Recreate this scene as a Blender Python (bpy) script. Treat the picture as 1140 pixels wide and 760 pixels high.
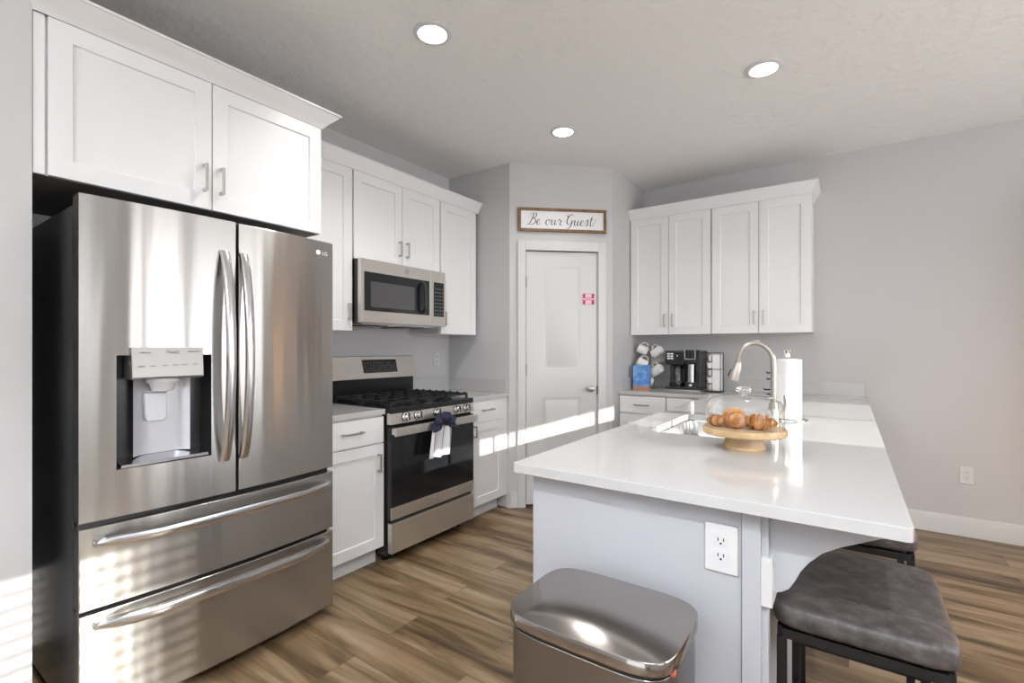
import bpy, bmesh, math, random
from mathutils import Vector, Matrix, noise
random.seed(7)
PI = math.pi
scn = bpy.context.scene
COL = scn.collection
for o in list(bpy.data.objects):
    bpy.data.objects.remove(o)

# ------------------------------------------------------------ camera, world, sun, exposure
CAMZ = 1.27
cam_d = bpy.data.cameras.new('camera')
cam_d.sensor_width = 36.0
cam_d.lens = 537.0 / 1140.0 * 36.0
cam_d.shift_y = 7.5 / 1140.0
cam_d.clip_start = 0.03
cam = bpy.data.objects.new('camera', cam_d)
COL.objects.link(cam)
cam.location = (0, 0, CAMZ)
cam.rotation_euler = (PI / 2, 0, math.atan2(375, 537))
scn.camera = cam

w = bpy.data.worlds.new('world')
scn.world = w
w.use_nodes = True
bg = w.node_tree.nodes['Background']
bg.inputs[0].default_value = (0.88, 0.93, 1.0, 1)
bg.inputs[1].default_value = 1.6

scn.view_settings.view_transform = 'Standard'
scn.view_settings.look = 'None'
scn.view_settings.exposure = 0.42
scn.view_settings.gamma = 1.0
scn.view_settings.use_curve_mapping = False

sun_d = bpy.data.lights.new('sun', 'SUN')
sun_d.energy = 7.5
sun_d.angle = math.radians(0.45)
sun_d.color = (1.0, 0.96, 0.90)
sun = bpy.data.objects.new('sun', sun_d)
COL.objects.link(sun)
sd = Vector((-1.0, 0.0, -0.3186))
sun.rotation_euler = sd.to_track_quat('-Z', 'Y').to_euler()
sun.location = (6, 3, 4)

def area(name, loc, direction, sx, sy, power, color=(1, 1, 1)):
    d = bpy.data.lights.new(name, 'AREA')
    d.shape = 'RECTANGLE'
    d.size, d.size_y = sx, sy
    d.energy = power
    d.color = color
    o = bpy.data.objects.new(name, d)
    COL.objects.link(o)
    o.location = loc
    o.rotation_euler = Vector(direction).to_track_quat('-Z', 'Z').to_euler()
    return o

DAY = (0.97, 0.98, 1.0)
area('daylight_side_window', (2.66, 2.96, 1.55), (-1, 0, 0), 1.15, 1.5, 20, DAY)
area('daylight_closed_blind', (2.56, 1.62, 1.55), (-1, 0, 0), 1.15, .62, 14, DAY)  # added light before the closed blind, for a bright band in the fridge
area('daylight_blind_window', (2.66, 0.05, 1.53), (-1, 0, 0), 1.1, 1.4, 10, DAY)
area('daylight_rear_doors', (0.3, -3.46, 1.25), (0, 1, 0), 2.1, 2.2, 10, DAY)  # soft fill added at the unseen rear window

# ------------------------------------------------------------ materials
def newmat(name):
    m = bpy.data.materials.new(name)
    m.use_nodes = True
    nt = m.node_tree
    return m, nt, nt.nodes['Principled BSDF']

def mat(name, col, rough=0.5, metal=0.0, **kw):
    m, nt, p = newmat(name)
    p.inputs['Base Color'].default_value = (*col, 1)
    p.inputs['Roughness'].default_value = rough
    p.inputs['Metallic'].default_value = metal
    for k, v in kw.items():
        p.inputs[k.replace('_', ' ')].default_value = v
    return m

def coords(nt, scale=(1, 1, 1)):
    tc = nt.nodes.new('ShaderNodeTexCoord')
    mp = nt.nodes.new('ShaderNodeMapping')
    mp.inputs['Scale'].default_value = scale
    nt.links.new(tc.outputs['Object'], mp.inputs['Vector'])
    return mp.outputs[0]

def add_noise(nt, vec, scale, detail=4, rough=0.55):
    n = nt.nodes.new('ShaderNodeTexNoise')
    n.inputs['Scale'].default_value = scale
    n.inputs['Detail'].default_value = detail
    n.inputs['Roughness'].default_value = rough
    nt.links.new(vec, n.inputs['Vector'])
    return n.outputs['Fac']

def ramp(nt, fac, stops):
    r = nt.nodes.new('ShaderNodeValToRGB')
    while len(r.color_ramp.elements) < len(stops):
        r.color_ramp.elements.new(0.5)
    for e, (pos, c) in zip(r.color_ramp.elements, stops):
        e.position = pos
        e.color = (*c, 1)
    nt.links.new(fac, r.inputs[0])
    return r.outputs[0]

def bump(nt, p, fac, strength, dist=0.01):
    b = nt.nodes.new('ShaderNodeBump')
    b.inputs['Strength'].default_value = strength
    b.inputs['Distance'].default_value = dist
    nt.links.new(fac, b.inputs['Height'])
    nt.links.new(b.outputs[0], p.inputs['Normal'])

def plaster(name, col, scale, strength, rough=0.85):
    m, nt, p = newmat(name)
    v = coords(nt)
    f = add_noise(nt, v, scale, 5)
    p.inputs['Base Color'].default_value = (*col, 1)
    p.inputs['Roughness'].default_value = rough
    bump(nt, p, f, strength, 0.004 if strength < .5 else 0.012)
    return m

M = {}
M['wall'] = plaster('wall_paint', (0.56, 0.553, 0.56), 60, 0.12, 0.7)
M['ceiling'] = plaster('ceiling_texture_paint', (0.82, 0.815, 0.805), 14, 1.0)
M['trim'] = mat('white_trim_paint', (0.64, 0.638, 0.638), 0.35)
M['cab'] = mat('white_cabinet_paint', (0.80, 0.80, 0.81), 0.24)
M['dark_underside'] = mat('raw_cabinet_underside', (0.16, 0.15, 0.14), 0.7)  # underside coloured darker than the cabinet paint
M['panel'] = mat('peninsula_paint', (0.46, 0.465, 0.50), 0.5)
M['black'] = mat('black_enamel', (0.012, 0.012, 0.014), 0.22)
M['blackplastic'] = mat('black_plastic', (0.018, 0.018, 0.02), 0.3)
M['castiron'] = mat('cast_iron', (0.012, 0.012, 0.012), 0.55)
M['darkside'] = mat('dark_grey_steel_side', (0.13, 0.13, 0.14), 0.30, 0.7)
M['blackglass'] = mat('black_glass', (0.012, 0.013, 0.015), 0.06)
M['nickel'] = mat('brushed_nickel', (0.50, 0.47, 0.43), 0.32, 1.0)
M['chrome'] = mat('chrome', (0.8, 0.8, 0.8), 0.12, 1.0)
M['white'] = mat('white_plastic', (0.66, 0.66, 0.67), 0.35)
M['slot'] = mat('dark_slot', (0.02, 0.02, 0.02), 0.6)
M['leg'] = mat('black_powder_coat', (0.005, 0.005, 0.006), 0.5)
M['ceramic'] = mat('white_ceramic', (0.82, 0.81, 0.78), 0.18)
M['paper'] = mat('white_paper', (0.88, 0.88, 0.88), 0.9)
M['clearhandle'] = mat('grey_dispenser_plastic', (0.66, 0.67, 0.70), 0.3)
M['liner'] = mat('pale_grey_dispenser_liner', (0.56, 0.56, 0.60), 0.3, 0.35)
M['red'] = mat('red_light', (0.6, 0.12, 0.08), 0.4)
M['ink'] = mat('black_ink', (0.04, 0.04, 0.045), 0.7)
M['greyink'] = mat('grey_ink', (0.22, 0.22, 0.23), 0.6)
M['lightink'] = mat('pale_ink', (0.85, 0.85, 0.85), 0.5)
M['foil'] = mat('foil_lid', (0.70, 0.68, 0.64), 0.3, 0.7)
M['navy'] = mat('navy_cotton', (0.022, 0.024, 0.055), 0.95)
M['bronze'] = mat('dark_hinge_metal', (0.16, 0.14, 0.12), 0.35, 1.0)
M['signwood'] = None

def steel(name, col, rough, aniso, axis='Z', metal=0.88, wavy=0.0):
    m, nt, p = newmat(name)
    p.inputs['Base Color'].default_value = (*col, 1)
    p.inputs['Metallic'].default_value = metal
    p.inputs['Roughness'].default_value = rough
    p.inputs['Anisotropic'].default_value = aniso
    p.inputs['Anisotropic Rotation'].default_value = 0.25
    t = nt.nodes.new('ShaderNodeTangent')
    t.direction_type = 'RADIAL'
    t.axis = axis
    nt.links.new(t.outputs[0], p.inputs['Tangent'])
    if wavy:
        f = add_noise(nt, coords(nt, (0.0, 7.0, 0.45)), 1.0, 2, 0.5)
        bump(nt, p, f, 1.0, wavy)
    return m
M['steel'] = steel('brushed_stainless_steel', (0.46, 0.445, 0.43), 0.23, 0.95, metal=.93, wavy=.0036)
M['steel_warm'] = steel('warm_stainless_steel', (0.66, 0.63, 0.59), 0.30, 0.6)
M['steel_lid'] = steel('stainless_lid', (0.36, 0.33, 0.31), 0.13, 0.0, metal=.95)
M['steel_can'] = steel('stainless_can', (0.24, 0.215, 0.205), 0.24, 0.95, metal=.95)
M['steel_panel'] = mat('satin_dispenser_panel', (0.38, 0.37, 0.36), 0.42, 0.9)
M['steel_bar'] = mat('polished_steel_handle', (0.66, 0.66, 0.68), 0.24, 1.0)
M['sink'] = mat('stainless_sink', (0.55, 0.54, 0.52), 0.22, 1.0)

def quartz():
    m, nt, p = newmat('white_quartz')
    v = coords(nt)
    f = add_noise(nt, v, 260, 3)
    c = ramp(nt, f, [(0.30, (0.60, 0.59, 0.58)), (0.40, (0.51, 0.508, 0.508)), (0.8, (0.545, 0.543, 0.543))])
    nt.links.new(c, p.inputs['Base Color'])
    p.inputs['Roughness'].default_value = 0.09
    return m
M['quartz'] = quartz()

def wood_floor():
    m, nt, p = newmat('vinyl_plank_floor')
    tc = nt.nodes.new('ShaderNodeTexCoord')
    br = nt.nodes.new('ShaderNodeTexBrick')
    br.inputs['Scale'].default_value = 1.0
    br.inputs['Brick Width'].default_value = 1.22
    br.inputs['Row Height'].default_value = 0.18
    br.inputs['Mortar Size'].default_value = 0.0012
    br.inputs['Mortar Smooth'].default_value = 0.2
    br.inputs['Color1'].default_value = (0.0, 0.0, 0.0, 1)
    br.inputs['Color2'].default_value = (1, 1, 1, 1)
    br.inputs['Mortar'].default_value = (0.0, 0.0, 0.0, 1)
    br.offset = 0.37
    nt.links.new(tc.outputs['Object'], br.inputs['Vector'])
    # per-plank offset of the grain
    mp = nt.nodes.new('ShaderNodeMapping')
    mp.inputs['Scale'].default_value = (0.55, 5.0, 1)
    nt.links.new(tc.outputs['Object'], mp.inputs['Vector'])
    add = nt.nodes.new('ShaderNodeVectorMath')
    add.operation = 'MULTIPLY_ADD'
    add.inputs[1].default_value = (7, 3, 5)
    nt.links.new(br.outputs['Color'], add.inputs[0])
    nt.links.new(mp.outputs[0], add.inputs[2])
    n1 = nt.nodes.new('ShaderNodeTexNoise')
    n1.inputs['Scale'].default_value = 1.6
    n1.inputs['Detail'].default_value = 4
    n1.inputs['Roughness'].default_value = 0.6
    n1.inputs['Distortion'].default_value = 0.6
    nt.links.new(add.outputs[0], n1.inputs['Vector'])
    mix = nt.nodes.new('ShaderNodeMath')
    mix.operation = 'MULTIPLY_ADD'
    mix.inputs[1].default_value = 0.10
    sep = nt.nodes.new('ShaderNodeSeparateColor')
    nt.links.new(br.outputs['Color'], sep.inputs[0])
    nt.links.new(sep.outputs[0], mix.inputs[0])
    nt.links.new(n1.outputs['Fac'], mix.inputs[2])
    c = ramp(nt, mix.outputs[0], [(0.36, (0.048, 0.028, 0.012)), (0.47, (0.135, 0.084, 0.040)),
                                   (0.57, (0.240, 0.162, 0.090)), (0.70, (0.33, 0.24, 0.150))])
    mm = nt.nodes.new('ShaderNodeMixRGB')
    mm.blend_type = 'MIX'
    mm.inputs[2].default_value = (0.07, 0.05, 0.035, 1)
    nt.links.new(br.outputs['Fac'], mm.inputs[0])
    nt.links.new(c, mm.inputs[1])
    nt.links.new(mm.outputs[0], p.inputs['Base Color'])
    p.inputs['Roughness'].default_value = 0.38
    bump(nt, p, n1.outputs['Fac'], 0.15, 0.002)
    return m
M['floor'] = wood_floor()

def wood(name, a, b, scale=(3, 30, 30), rough=0.5):
    m, nt, p = newmat(name)
    v = coords(nt, scale)
    f = add_noise(nt, v, 1.6, 5)
    c = ramp(nt, f, [(0.35, a), (0.65, b)])
    nt.links.new(c, p.inputs['Base Color'])
    p.inputs['Roughness'].default_value = rough
    return m
M['signwood'] = wood('walnut_frame_wood', (0.14, 0.075, 0.03), (0.25, 0.14, 0.06))
M['acacia'] = wood('light_acacia_wood', (0.46, 0.30, 0.15), (0.64, 0.46, 0.27), (4, 40, 14))
M['table'] = wood('oak_table_wood', (0.30, 0.15, 0.06), (0.42, 0.23, 0.10), (2, 20, 20), 0.35)

def croissant_mat():
    m, nt, p = newmat('croissant_crust')
    v = coords(nt)
    f = add_noise(nt, v, 34, 5)
    wv = nt.nodes.new('ShaderNodeTexWave')
    wv.wave_type = 'BANDS'; wv.bands_direction = 'X'; wv.wave_profile = 'SAW'
    wv.inputs['Scale'].default_value = 13.0
    wv.inputs['Distortion'].default_value = 2.2
    wv.inputs['Detail'].default_value = 2
    wv.inputs['Detail Scale'].default_value = 3
    nt.links.new(v, wv.inputs['Vector'])
    a = nt.nodes.new('ShaderNodeMath'); a.operation = 'MULTIPLY_ADD'; a.inputs[1].default_value = .34
    nt.links.new(wv.outputs['Fac'], a.inputs[0]); nt.links.new(f, a.inputs[2])
    c = ramp(nt, a.outputs[0], [(0.42, (0.19, 0.062, 0.015)), (0.62, (0.40, 0.155, 0.040)), (0.88, (0.60, 0.31, 0.11))])
    nt.links.new(c, p.inputs['Base Color'])
    p.inputs['Roughness'].default_value = 0.42
    bump(nt, p, a.outputs[0], 0.6, 0.004)
    return m
M['croissant'] = croissant_mat()

def leather():
    m, nt, p = newmat('worn_grey_leather')
    v = coords(nt)
    f = add_noise(nt, v, 26, 8, 0.7)
    c = ramp(nt, f, [(0.32, (0.040, 0.032, 0.032)), (0.50, (0.075, 0.064, 0.063)), (0.70, (0.14, 0.122, 0.119))])
    nt.links.new(c, p.inputs['Base Color'])
    p.inputs['Roughness'].default_value = 0.5
    f2 = add_noise(nt, v, 55, 6)
    bump(nt, p, f2, 0.35, 0.003)
    return m
M['leather'] = leather()

def thin_glass(name, tint=(1, 1, 1), ior=1.45, boost=1.0):
    m = bpy.data.materials.new(name)
    m.use_nodes = True
    nt = m.node_tree
    nt.nodes.clear()
    out = nt.nodes.new('ShaderNodeOutputMaterial')
    tr = nt.nodes.new('ShaderNodeBsdfTransparent')
    tr.inputs[0].default_value = (*tint, 1)
    gl = nt.nodes.new('ShaderNodeBsdfGlossy')
    gl.inputs['Roughness'].default_value = 0.02
    lw = nt.nodes.new('ShaderNodeLayerWeight')
    lw.inputs[0].default_value = 0.5
    pw = nt.nodes.new('ShaderNodeMath'); pw.operation = 'POWER'; pw.inputs[1].default_value = 3.5
    nt.links.new(lw.outputs['Facing'], pw.inputs[0])
    fr = nt.nodes.new('ShaderNodeMath'); fr.operation = 'MULTIPLY_ADD'
    fr.inputs[1].default_value = 0.85 * boost; fr.inputs[2].default_value = 0.05 * boost
    nt.links.new(pw.outputs[0], fr.inputs[0])
    mx = nt.nodes.new('ShaderNodeMixShader')
    nt.links.new(fr.outputs[0], mx.inputs[0])
    nt.links.new(tr.outputs[0], mx.inputs[1])
    nt.links.new(gl.outputs[0], mx.inputs[2])
    nt.links.new(mx.outputs[0], out.inputs[0])
    return m
M['glass'] = thin_glass('clear_glass', (0.97, 0.98, 0.98), 1.5)
M['solidglass'] = mat('solid_glass', (1, 1, 1), 0.02, 0.0, Transmission_Weight=1.0, IOR=1.45)
M['pane'] = thin_glass('window_glass', (0.98, 0.99, 0.98), 1.3)

def emis(name, col, s):
    m = bpy.data.materials.new(name)
    m.use_nodes = True
    nt = m.node_tree
    nt.nodes.clear()
    out = nt.nodes.new('ShaderNodeOutputMaterial')
    e = nt.nodes.new('ShaderNodeEmission')
    e.inputs[0].default_value = (*col, 1)
    e.inputs[1].default_value = s
    nt.links.new(e.outputs[0], out.inputs[0])
    return m
M['lamp'] = emis('downlight_diffuser_glow', (1.0, 0.97, 0.93), 5.0)
M['warmshade'] = emis('warm_lamp_shade_glow', (1.0, 0.60, 0.30), 8.0)  # glow of the added column lamps, for warm streaks in the steel
M['bulb'] = emis('warm_bulb_glow', (1.0, 0.62, 0.30), 14.0)  # bulb of the added lamp that stands in for the flash

def striped_towel():
    m, nt, p = newmat('white_towel_navy_stripes')
    tc = nt.nodes.new('ShaderNodeTexCoord')
    sx = nt.nodes.new('ShaderNodeSeparateXYZ')
    nt.links.new(tc.outputs['UV'], sx.inputs[0])
    out = None
    for pos in (0.12, 0.62, 0.90):
        a = nt.nodes.new('ShaderNodeMath'); a.operation = 'SUBTRACT'; a.inputs[1].default_value = pos
        nt.links.new(sx.outputs[0], a.inputs[0])
        b = nt.nodes.new('ShaderNodeMath'); b.operation = 'ABSOLUTE'
        nt.links.new(a.outputs[0], b.inputs[0])
        c = nt.nodes.new('ShaderNodeMath'); c.operation = 'LESS_THAN'; c.inputs[1].default_value = 0.018
        nt.links.new(b.outputs[0], c.inputs[0])
        if out is None: out = c.outputs[0]
        else:
            d = nt.nodes.new('ShaderNodeMath'); d.operation = 'MAXIMUM'
            nt.links.new(out, d.inputs[0]); nt.links.new(c.outputs[0], d.inputs[1]); out = d.outputs[0]
    mx = nt.nodes.new('ShaderNodeMixRGB')
    mx.inputs[1].default_value = (0.68, 0.67, 0.70, 1)
    mx.inputs[2].default_value = (0.06, 0.06, 0.10, 1)
    nt.links.new(out, mx.inputs[0])
    nt.links.new(mx.outputs[0], p.inputs['Base Color'])
    p.inputs['Roughness'].default_value = 0.95
    return m
M['towel'] = striped_towel()

def bluebox():
    m, nt, p = newmat('blue_printed_carton')
    v = coords(nt)
    f = add_noise(nt, v, 22, 3)
    c = ramp(nt, f, [(0.38, (0.09, 0.24, 0.62)), (0.52, (0.16, 0.36, 0.74)), (0.68, (0.36, 0.52, 0.84))])
    nt.links.new(c, p.inputs['Base Color'])
    p.inputs['Roughness'].default_value = 0.4
    return m
M['bluebox'] = bluebox()
M['orangeband'] = mat('orange_carton_band', (0.50, 0.25, 0.15), 0.5)
M['pink'] = mat('magenta_sticker', (0.42, 0.02, 0.10), 0.5)
M['pinkpale'] = mat('pale_pink_print', (0.78, 0.50, 0.58), 0.5)

# ------------------------------------------------------------ mesh helpers
def B():
    return bmesh.new()

def box(bm, x0, x1, y0, y1, z0, z1, mtx=None):
    vs = [Vector((x, y, z)) for x in (x0, x1) for y in (y0, y1) for z in (z0, z1)]
    if mtx: vs = [mtx @ v for v in vs]
    v = [bm.verts.new(p) for p in vs]
    for f in ((0, 1, 3, 2), (4, 6, 7, 5), (0, 4, 5, 1), (2, 3, 7, 6), (0, 2, 6, 4), (1, 5, 7, 3)):
        bm.faces.new([v[i] for i in f])
    return bm

def prism(bm, pts, z0, z1, mtx=None):
    """pts: 2-D outline in x,y, extruded z0..z1, through mtx"""
    lo = [Vector((p[0], p[1], z0)) for p in pts]
    hi = [Vector((p[0], p[1], z1)) for p in pts]
    if mtx:
        lo = [mtx @ p for p in lo]; hi = [mtx @ p for p in hi]
    a = [bm.verts.new(p) for p in lo]; b = [bm.verts.new(p) for p in hi]
    n = len(pts)
    bm.faces.new(a[::-1]); bm.faces.new(b)
    for i in range(n):
        j = (i + 1) % n
        bm.faces.new((a[i], a[j], b[j], b[i]))
    return bm

def loft(bm, loops, cap=True, closed=True):
    rings = [[bm.verts.new(p) for p in lp] for lp in loops]
    n = len(rings[0])
    for r0, r1 in zip(rings, rings[1:]):
        for i in range(n if closed else n - 1):
            j = (i + 1) % n
            bm.faces.new((r0[i], r0[j], r1[j], r1[i]))
    if cap:
        bm.faces.new(rings[0][::-1]); bm.faces.new(rings[-1])
    return bm

def lathe(bm, prof, cx=0, cy=0, cz=0, n=40, mtx=None, cap=True):
    loops = []
    for r, z in prof:
        lp = [Vector((r * math.cos(2 * PI * i / n), r * math.sin(2 * PI * i / n), z)) for i in range(n)]
        if mtx: lp = [mtx @ p for p in lp]
        lp = [p + Vector((cx, cy, cz)) for p in lp]
        loops.append(lp)
    return loft(bm, loops, cap)

def smooth_path(pts, sub=6):
    P = [Vector(p) for p in pts]
    out = []
    for i in range(len(P) - 1):
        p0 = P[max(i - 1, 0)]; p1 = P[i]; p2 = P[i + 1]; p3 = P[min(i + 2, len(P) - 1)]
        for k in range(sub):
            t = k / sub
            out.append(0.5 * ((2 * p1) + (p2 - p0) * t + (2 * p0 - 5 * p1 + 4 * p2 - p3) * t * t + (3 * p1 - p0 - 3 * p2 + p3) * t ** 3))
    out.append(P[-1])
    return out

def tube(bm, path, r, n=10, radii=None):
    path = [Vector(p) for p in path]
    up = None
    loops = []
    for i, p in enumerate(path):
        t = (path[min(i + 1, len(path) - 1)] - path[max(i - 1, 0)]).normalized()
        if up is None:
            up = Vector((0, 0, 1)) if abs(t.z) < 0.9 else Vector((1, 0, 0))
        s = t.cross(up).normalized()
        up = s.cross(t).normalized()
        rr = radii[i] if radii else r
        loops.append([p + (s * math.cos(2 * PI * k / n) + up * math.sin(2 * PI * k / n)) * rr for k in range(n)])
    return loft(bm, loops)

def sellipse(hx, hy, e, n=48, cx=0, cy=0, z=0):
    out = []
    for i in range(n):
        a = 2 * PI * i / n
        c, s = math.cos(a), math.sin(a)
        out.append(Vector((cx + hx * math.copysign(abs(c) ** e, c), cy + hy * math.copysign(abs(s) ** e, s), z)))
    return out

ROOTINV = {}
def obj(name, bm, m, parent=None, bevel=0.0, world=True, smooth=35, seg=2):
    """one mesh object; geometry given in world coordinates unless world=False"""
    bmesh.ops.recalc_face_normals(bm, faces=bm.faces)
    me = bpy.data.meshes.new(name)
    bm.to_mesh(me); bm.free()
    if parent is not None and world:
        me.transform(ROOTINV.get(parent.name, Matrix()))
    me.materials.append(M[m] if isinstance(m, str) else m)
    o = bpy.data.objects.new(name, me)
    COL.objects.link(o)
    if parent is not None:
        o.parent = parent
        ROOTINV[o.name] = ROOTINV.get(parent.name, Matrix())
    for p in me.polygons: p.use_smooth = True
    me.set_sharp_from_angle(angle=math.radians(smooth))
    if bevel > 0:
        b = o.modifiers.new('edge_rounding', 'BEVEL')
        b.width = bevel; b.segments = seg; b.limit_method = 'ANGLE'
        b.angle_limit = math.radians(50); b.harden_normals = True
    return o

def settle(o):
    """top-level mesh: move its origin to the middle of its base"""
    me = o.data
    xs = [v.co for v in me.vertices]
    c = Vector(((min(v.x for v in xs) + max(v.x for v in xs)) / 2, (min(v.y for v in xs) + max(v.y for v in xs)) / 2, min(v.z for v in xs)))
    me.transform(Matrix.Translation(-c))
    o.location = c
    ROOTINV[o.name] = Matrix.Translation(-c)
    return o

def tag(o, label, cat, group=None):
    o['label'] = label; o['category'] = cat
    if group: o['group'] = group
    return o

def thing(name, label, cat, loc=(0, 0, 0), rotz=0.0, group=None):
    o = bpy.data.objects.new(name, None)
    o.empty_display_size = 0.05
    COL.objects.link(o)
    o.location = loc; o.rotation_euler = (0, 0, rotz)
    ROOTINV[o.name] = (Matrix.Translation(Vector(loc)) @ Matrix.Rotation(rotz, 4, 'Z')).inverted()
    return tag(o, label, cat, group)

def struct(name, bm, m, bevel=0.0, parent=None, **k):
    o = obj(name, bm, m, parent, bevel, **k)
    o['kind'] = 'structure'
    return o

def dup(root, loc, rotz=0.0, label=None, group=None):
    r = root.copy(); COL.objects.link(r)
    r.location = loc; r.rotation_euler = (0, 0, rotz)
    if label: r['label'] = label
    if group: r['group'] = group
    for ch in list(root.children):
        c = ch.copy(); COL.objects.link(c); c.parent = r
        for g in list(ch.children):
            d = g.copy(); COL.objects.link(d); d.parent = c
    return r

def text_mesh(body, size, thick=0.0006):
    cu = bpy.data.curves.new('lettering', 'FONT')
    cu.body = body; cu.size = size; cu.extrude = thick
    cu.align_x = 'CENTER'; cu.align_y = 'CENTER'
    to = bpy.data.objects.new('lettering', cu)
    COL.objects.link(to)
    dg = bpy.context.evaluated_depsgraph_get()
    me = bpy.data.meshes.new_from_object(to.evaluated_get(dg))
    bpy.data.objects.remove(to)
    bm = B(); bm.from_mesh(me)
    bpy.data.meshes.remove(me)
    return bm

# frame: local (u, v, w) -> world ; u along the face, v up, w outward
def frame(origin, u, w):
    u = Vector(u).normalized(); w = Vector(w).normalized(); v = Vector((0, 0, 1))
    m = Matrix((( u.x, v.x, w.x, origin[0]), (u.y, v.y, w.y, origin[1]), (u.z, v.z, w.z, origin[2]), (0, 0, 0, 1)))
    return m
F_LEFT = lambda x, y, z: frame((x, y, z), (0, 1, 0), (1, 0, 0))      # faces +X, u = +Y
F_BACK = lambda x, y, z: frame((x, y, z), (1, 0, 0), (0, -1, 0))     # faces -Y, u = +X

def fbox(bm, F, u0, u1, v0, v1, w0, w1):
    return box(bm, u0, u1, v0, v1, w0, w1, F)

def shaker_bm(F, wd, ht, th=0.019, rail=0.062, rec=0.008):
    bm = B()
    def ring(a, b, c, d, z): return [bm.verts.new(F @ Vector(p)) for p in ((a, b, z), (c, b, z), (c, d, z), (a, d, z))]
    o0 = ring(0, 0, wd, ht, 0); o1 = ring(0, 0, wd, ht, th)
    i1 = ring(rail, rail, wd - rail, ht - rail, th)
    i2 = ring(rail + .003, rail + .003, wd - rail - .003, ht - rail - .003, th - rec)
    for a, b in ((o0, o1), (o1, i1), (i1, i2)):
        for i in range(4):
            j = (i + 1) % 4
            bm.faces.new((a[i], a[j], b[j], b[i]))
    bm.faces.new(i2); bm.faces.new(o0[::-1])
    return bm

def pull_bm(F, u, v, length, vertical=True):
    """squared bar pull centred at u, v"""
    bm = B()
    h = length / 2
    if vertical:
        fbox(bm, F, u - .005, u + .005, v - h, v + h, .026, .034)
        for s in (-1, 1):
            c = v + s * (h - .006)
            fbox(bm, F, u - .005, u + .005, c - .006, c + .006, .0, .0262)
    else:
        fbox(bm, F, u - h, u + h, v - .005, v + .005, .026, .034)
        for s in (-1, 1):
            c = u + s * (h - .006)
            fbox(bm, F, c - .006, c + .006, v - .005, v + .005, .0, .0262)
    return bm

def cab_door(parent, F, wd, ht, handle=None, rail=0.062, th=0.019, name='door'):
    d = obj(name, shaker_bm(F, wd, ht, th, rail), 'cab', parent, 0.0012)
    if handle:
        u, v, vert, L = handle
        F2 = F @ Matrix.Translation((0, 0, th))
        obj('handle', pull_bm(F2, u, v, L, vert), 'nickel', d, 0.0012)
    return d

# ------------------------------------------------------------ room shell
LX, RX, BY, RY, CZ = -2.865, 2.6, 4.43, -3.5, 2.747
struct('floor', box(B(), LX - .12, RX + .12, RY - .12, BY + .12, -0.06, 0), 'floor')
struct('ceiling', box(B(), LX - .12, RX + .12, RY - .12, BY + .12, CZ, CZ + .08), 'ceiling')
struct('wall_left', box(B(), LX - .12, LX, RY - .12, BY + .12, 0, CZ), 'wall')
struct('wall_back', box(B(), LX, RX + .12, BY, BY + .12, 0, CZ), 'wall')

def holed(bm, make, a0, a1, z0, z1, holes):
    """wall along a with rectangular holes (ha0, ha1, hz0, hz1)"""
    As = sorted({a0, a1, *[h[0] for h in holes], *[h[1] for h in holes]})
    for p, q in zip(As, As[1:]):
        mid = (p + q) / 2
        hs = [h for h in holes if h[0] <= mid <= h[1]]
        if not hs: make(bm, p, q, z0, z1)
        else:
            h = hs[0]
            if h[2] > z0: make(bm, p, q, z0, h[2])
            if h[3] < z1: make(bm, p, q, h[3], z1)
    return bm
SILL = 0.95
WA = (-0.66, 0.80, SILL, 2.125)
WB = (2.17, 3.745, SILL, 2.16)
struct('wall_right', holed(B(), lambda bm, p, q, r, s: box(bm, RX, RX + .12, p, q, r, s), RY - .12, BY, 0, CZ, [WA, WB]), 'wall')
struct('wall_rear', holed(B(), lambda bm, p, q, r, s: box(bm, p, q, RY - .12, RY, r, s), LX, RX, 0, CZ, [(-0.8, 1.4, 0.08, 2.2)]), 'wall')
# short wall beside the fridge
struct('wall_fridge_side', box(B(), LX, -2.185, 0.265, 0.394, 0, CZ), 'wall')
# corner pantry walls
PA = Vector((-2.217, 3.14, 0)); PB = Vector((-1.59, 3.715, 0))
DT = (PB - PA).normalized(); DL = (PB - PA).length
DN = Vector((DT.y, -DT.x, 0))
FD = frame((PA.x, PA.y, 0), DT, DN)           # diagonal pantry wall frame: u along, w outward
struct('wall_pantry_left', box(B(), LX, -2.217, 3.14, 3.26, 0, CZ), 'wall')
struct('wall_pantry_right', box(B(), -1.71, -1.59, 3.715, BY, 0, CZ), 'wall')
DS0, DS1, DH = 0.135, 0.722, 2.048
struct('wall_pantry_door', holed(B(), lambda bm, p, q, r, s: fbox(bm, FD, p, q, r, s, -.10, 0), 0, DL, 0, CZ, [(DS0 - .012, DS1 + .012, 0, DH + .012)]), 'wall')

# windows (out of view; the rear one is added for fill light)
def window(n, y0, y1, z0, z1, mull):
    bm = B()
    fr = 0.045
    for a, b, c, d in ((y0, y1, z0, z0 + fr), (y0, y1, z1 - fr, z1), (y0, y0 + fr, z0, z1), (y1 - fr, y1, z0, z1)):
        pass
    box(bm, RX + .05, RX + .10, y0 - .03, y1 + .03, z0 - .03, z0)
    box(bm, RX + .05, RX + .10, y0 - .03, y1 + .03, z1, z1 + .03)
    box(bm, RX + .05, RX + .10, y0 - .03, y0, z0, z1)
    box(bm, RX + .05, RX + .10, y1, y1 + .03, z0, z1)
    for mu in mull: box(bm, RX + .05, RX + .10, mu - .02, mu + .02, z0, z1)
    o = struct('window_%d' % n, bm, 'trim')
    g = obj('pane', box(B(), RX + .072, RX + .076, y0, y1, z0, z1), 'pane', o)
    s = obj('window_sill', box(B(), RX - .03, RX + .05, y0 - .02, y1 + .02, z0 - .025, z0), 'trim', o)
window(1, *WA, [])
window(2, *WB, [2.962])
bm = B()
z = WA[2] + .02
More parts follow.
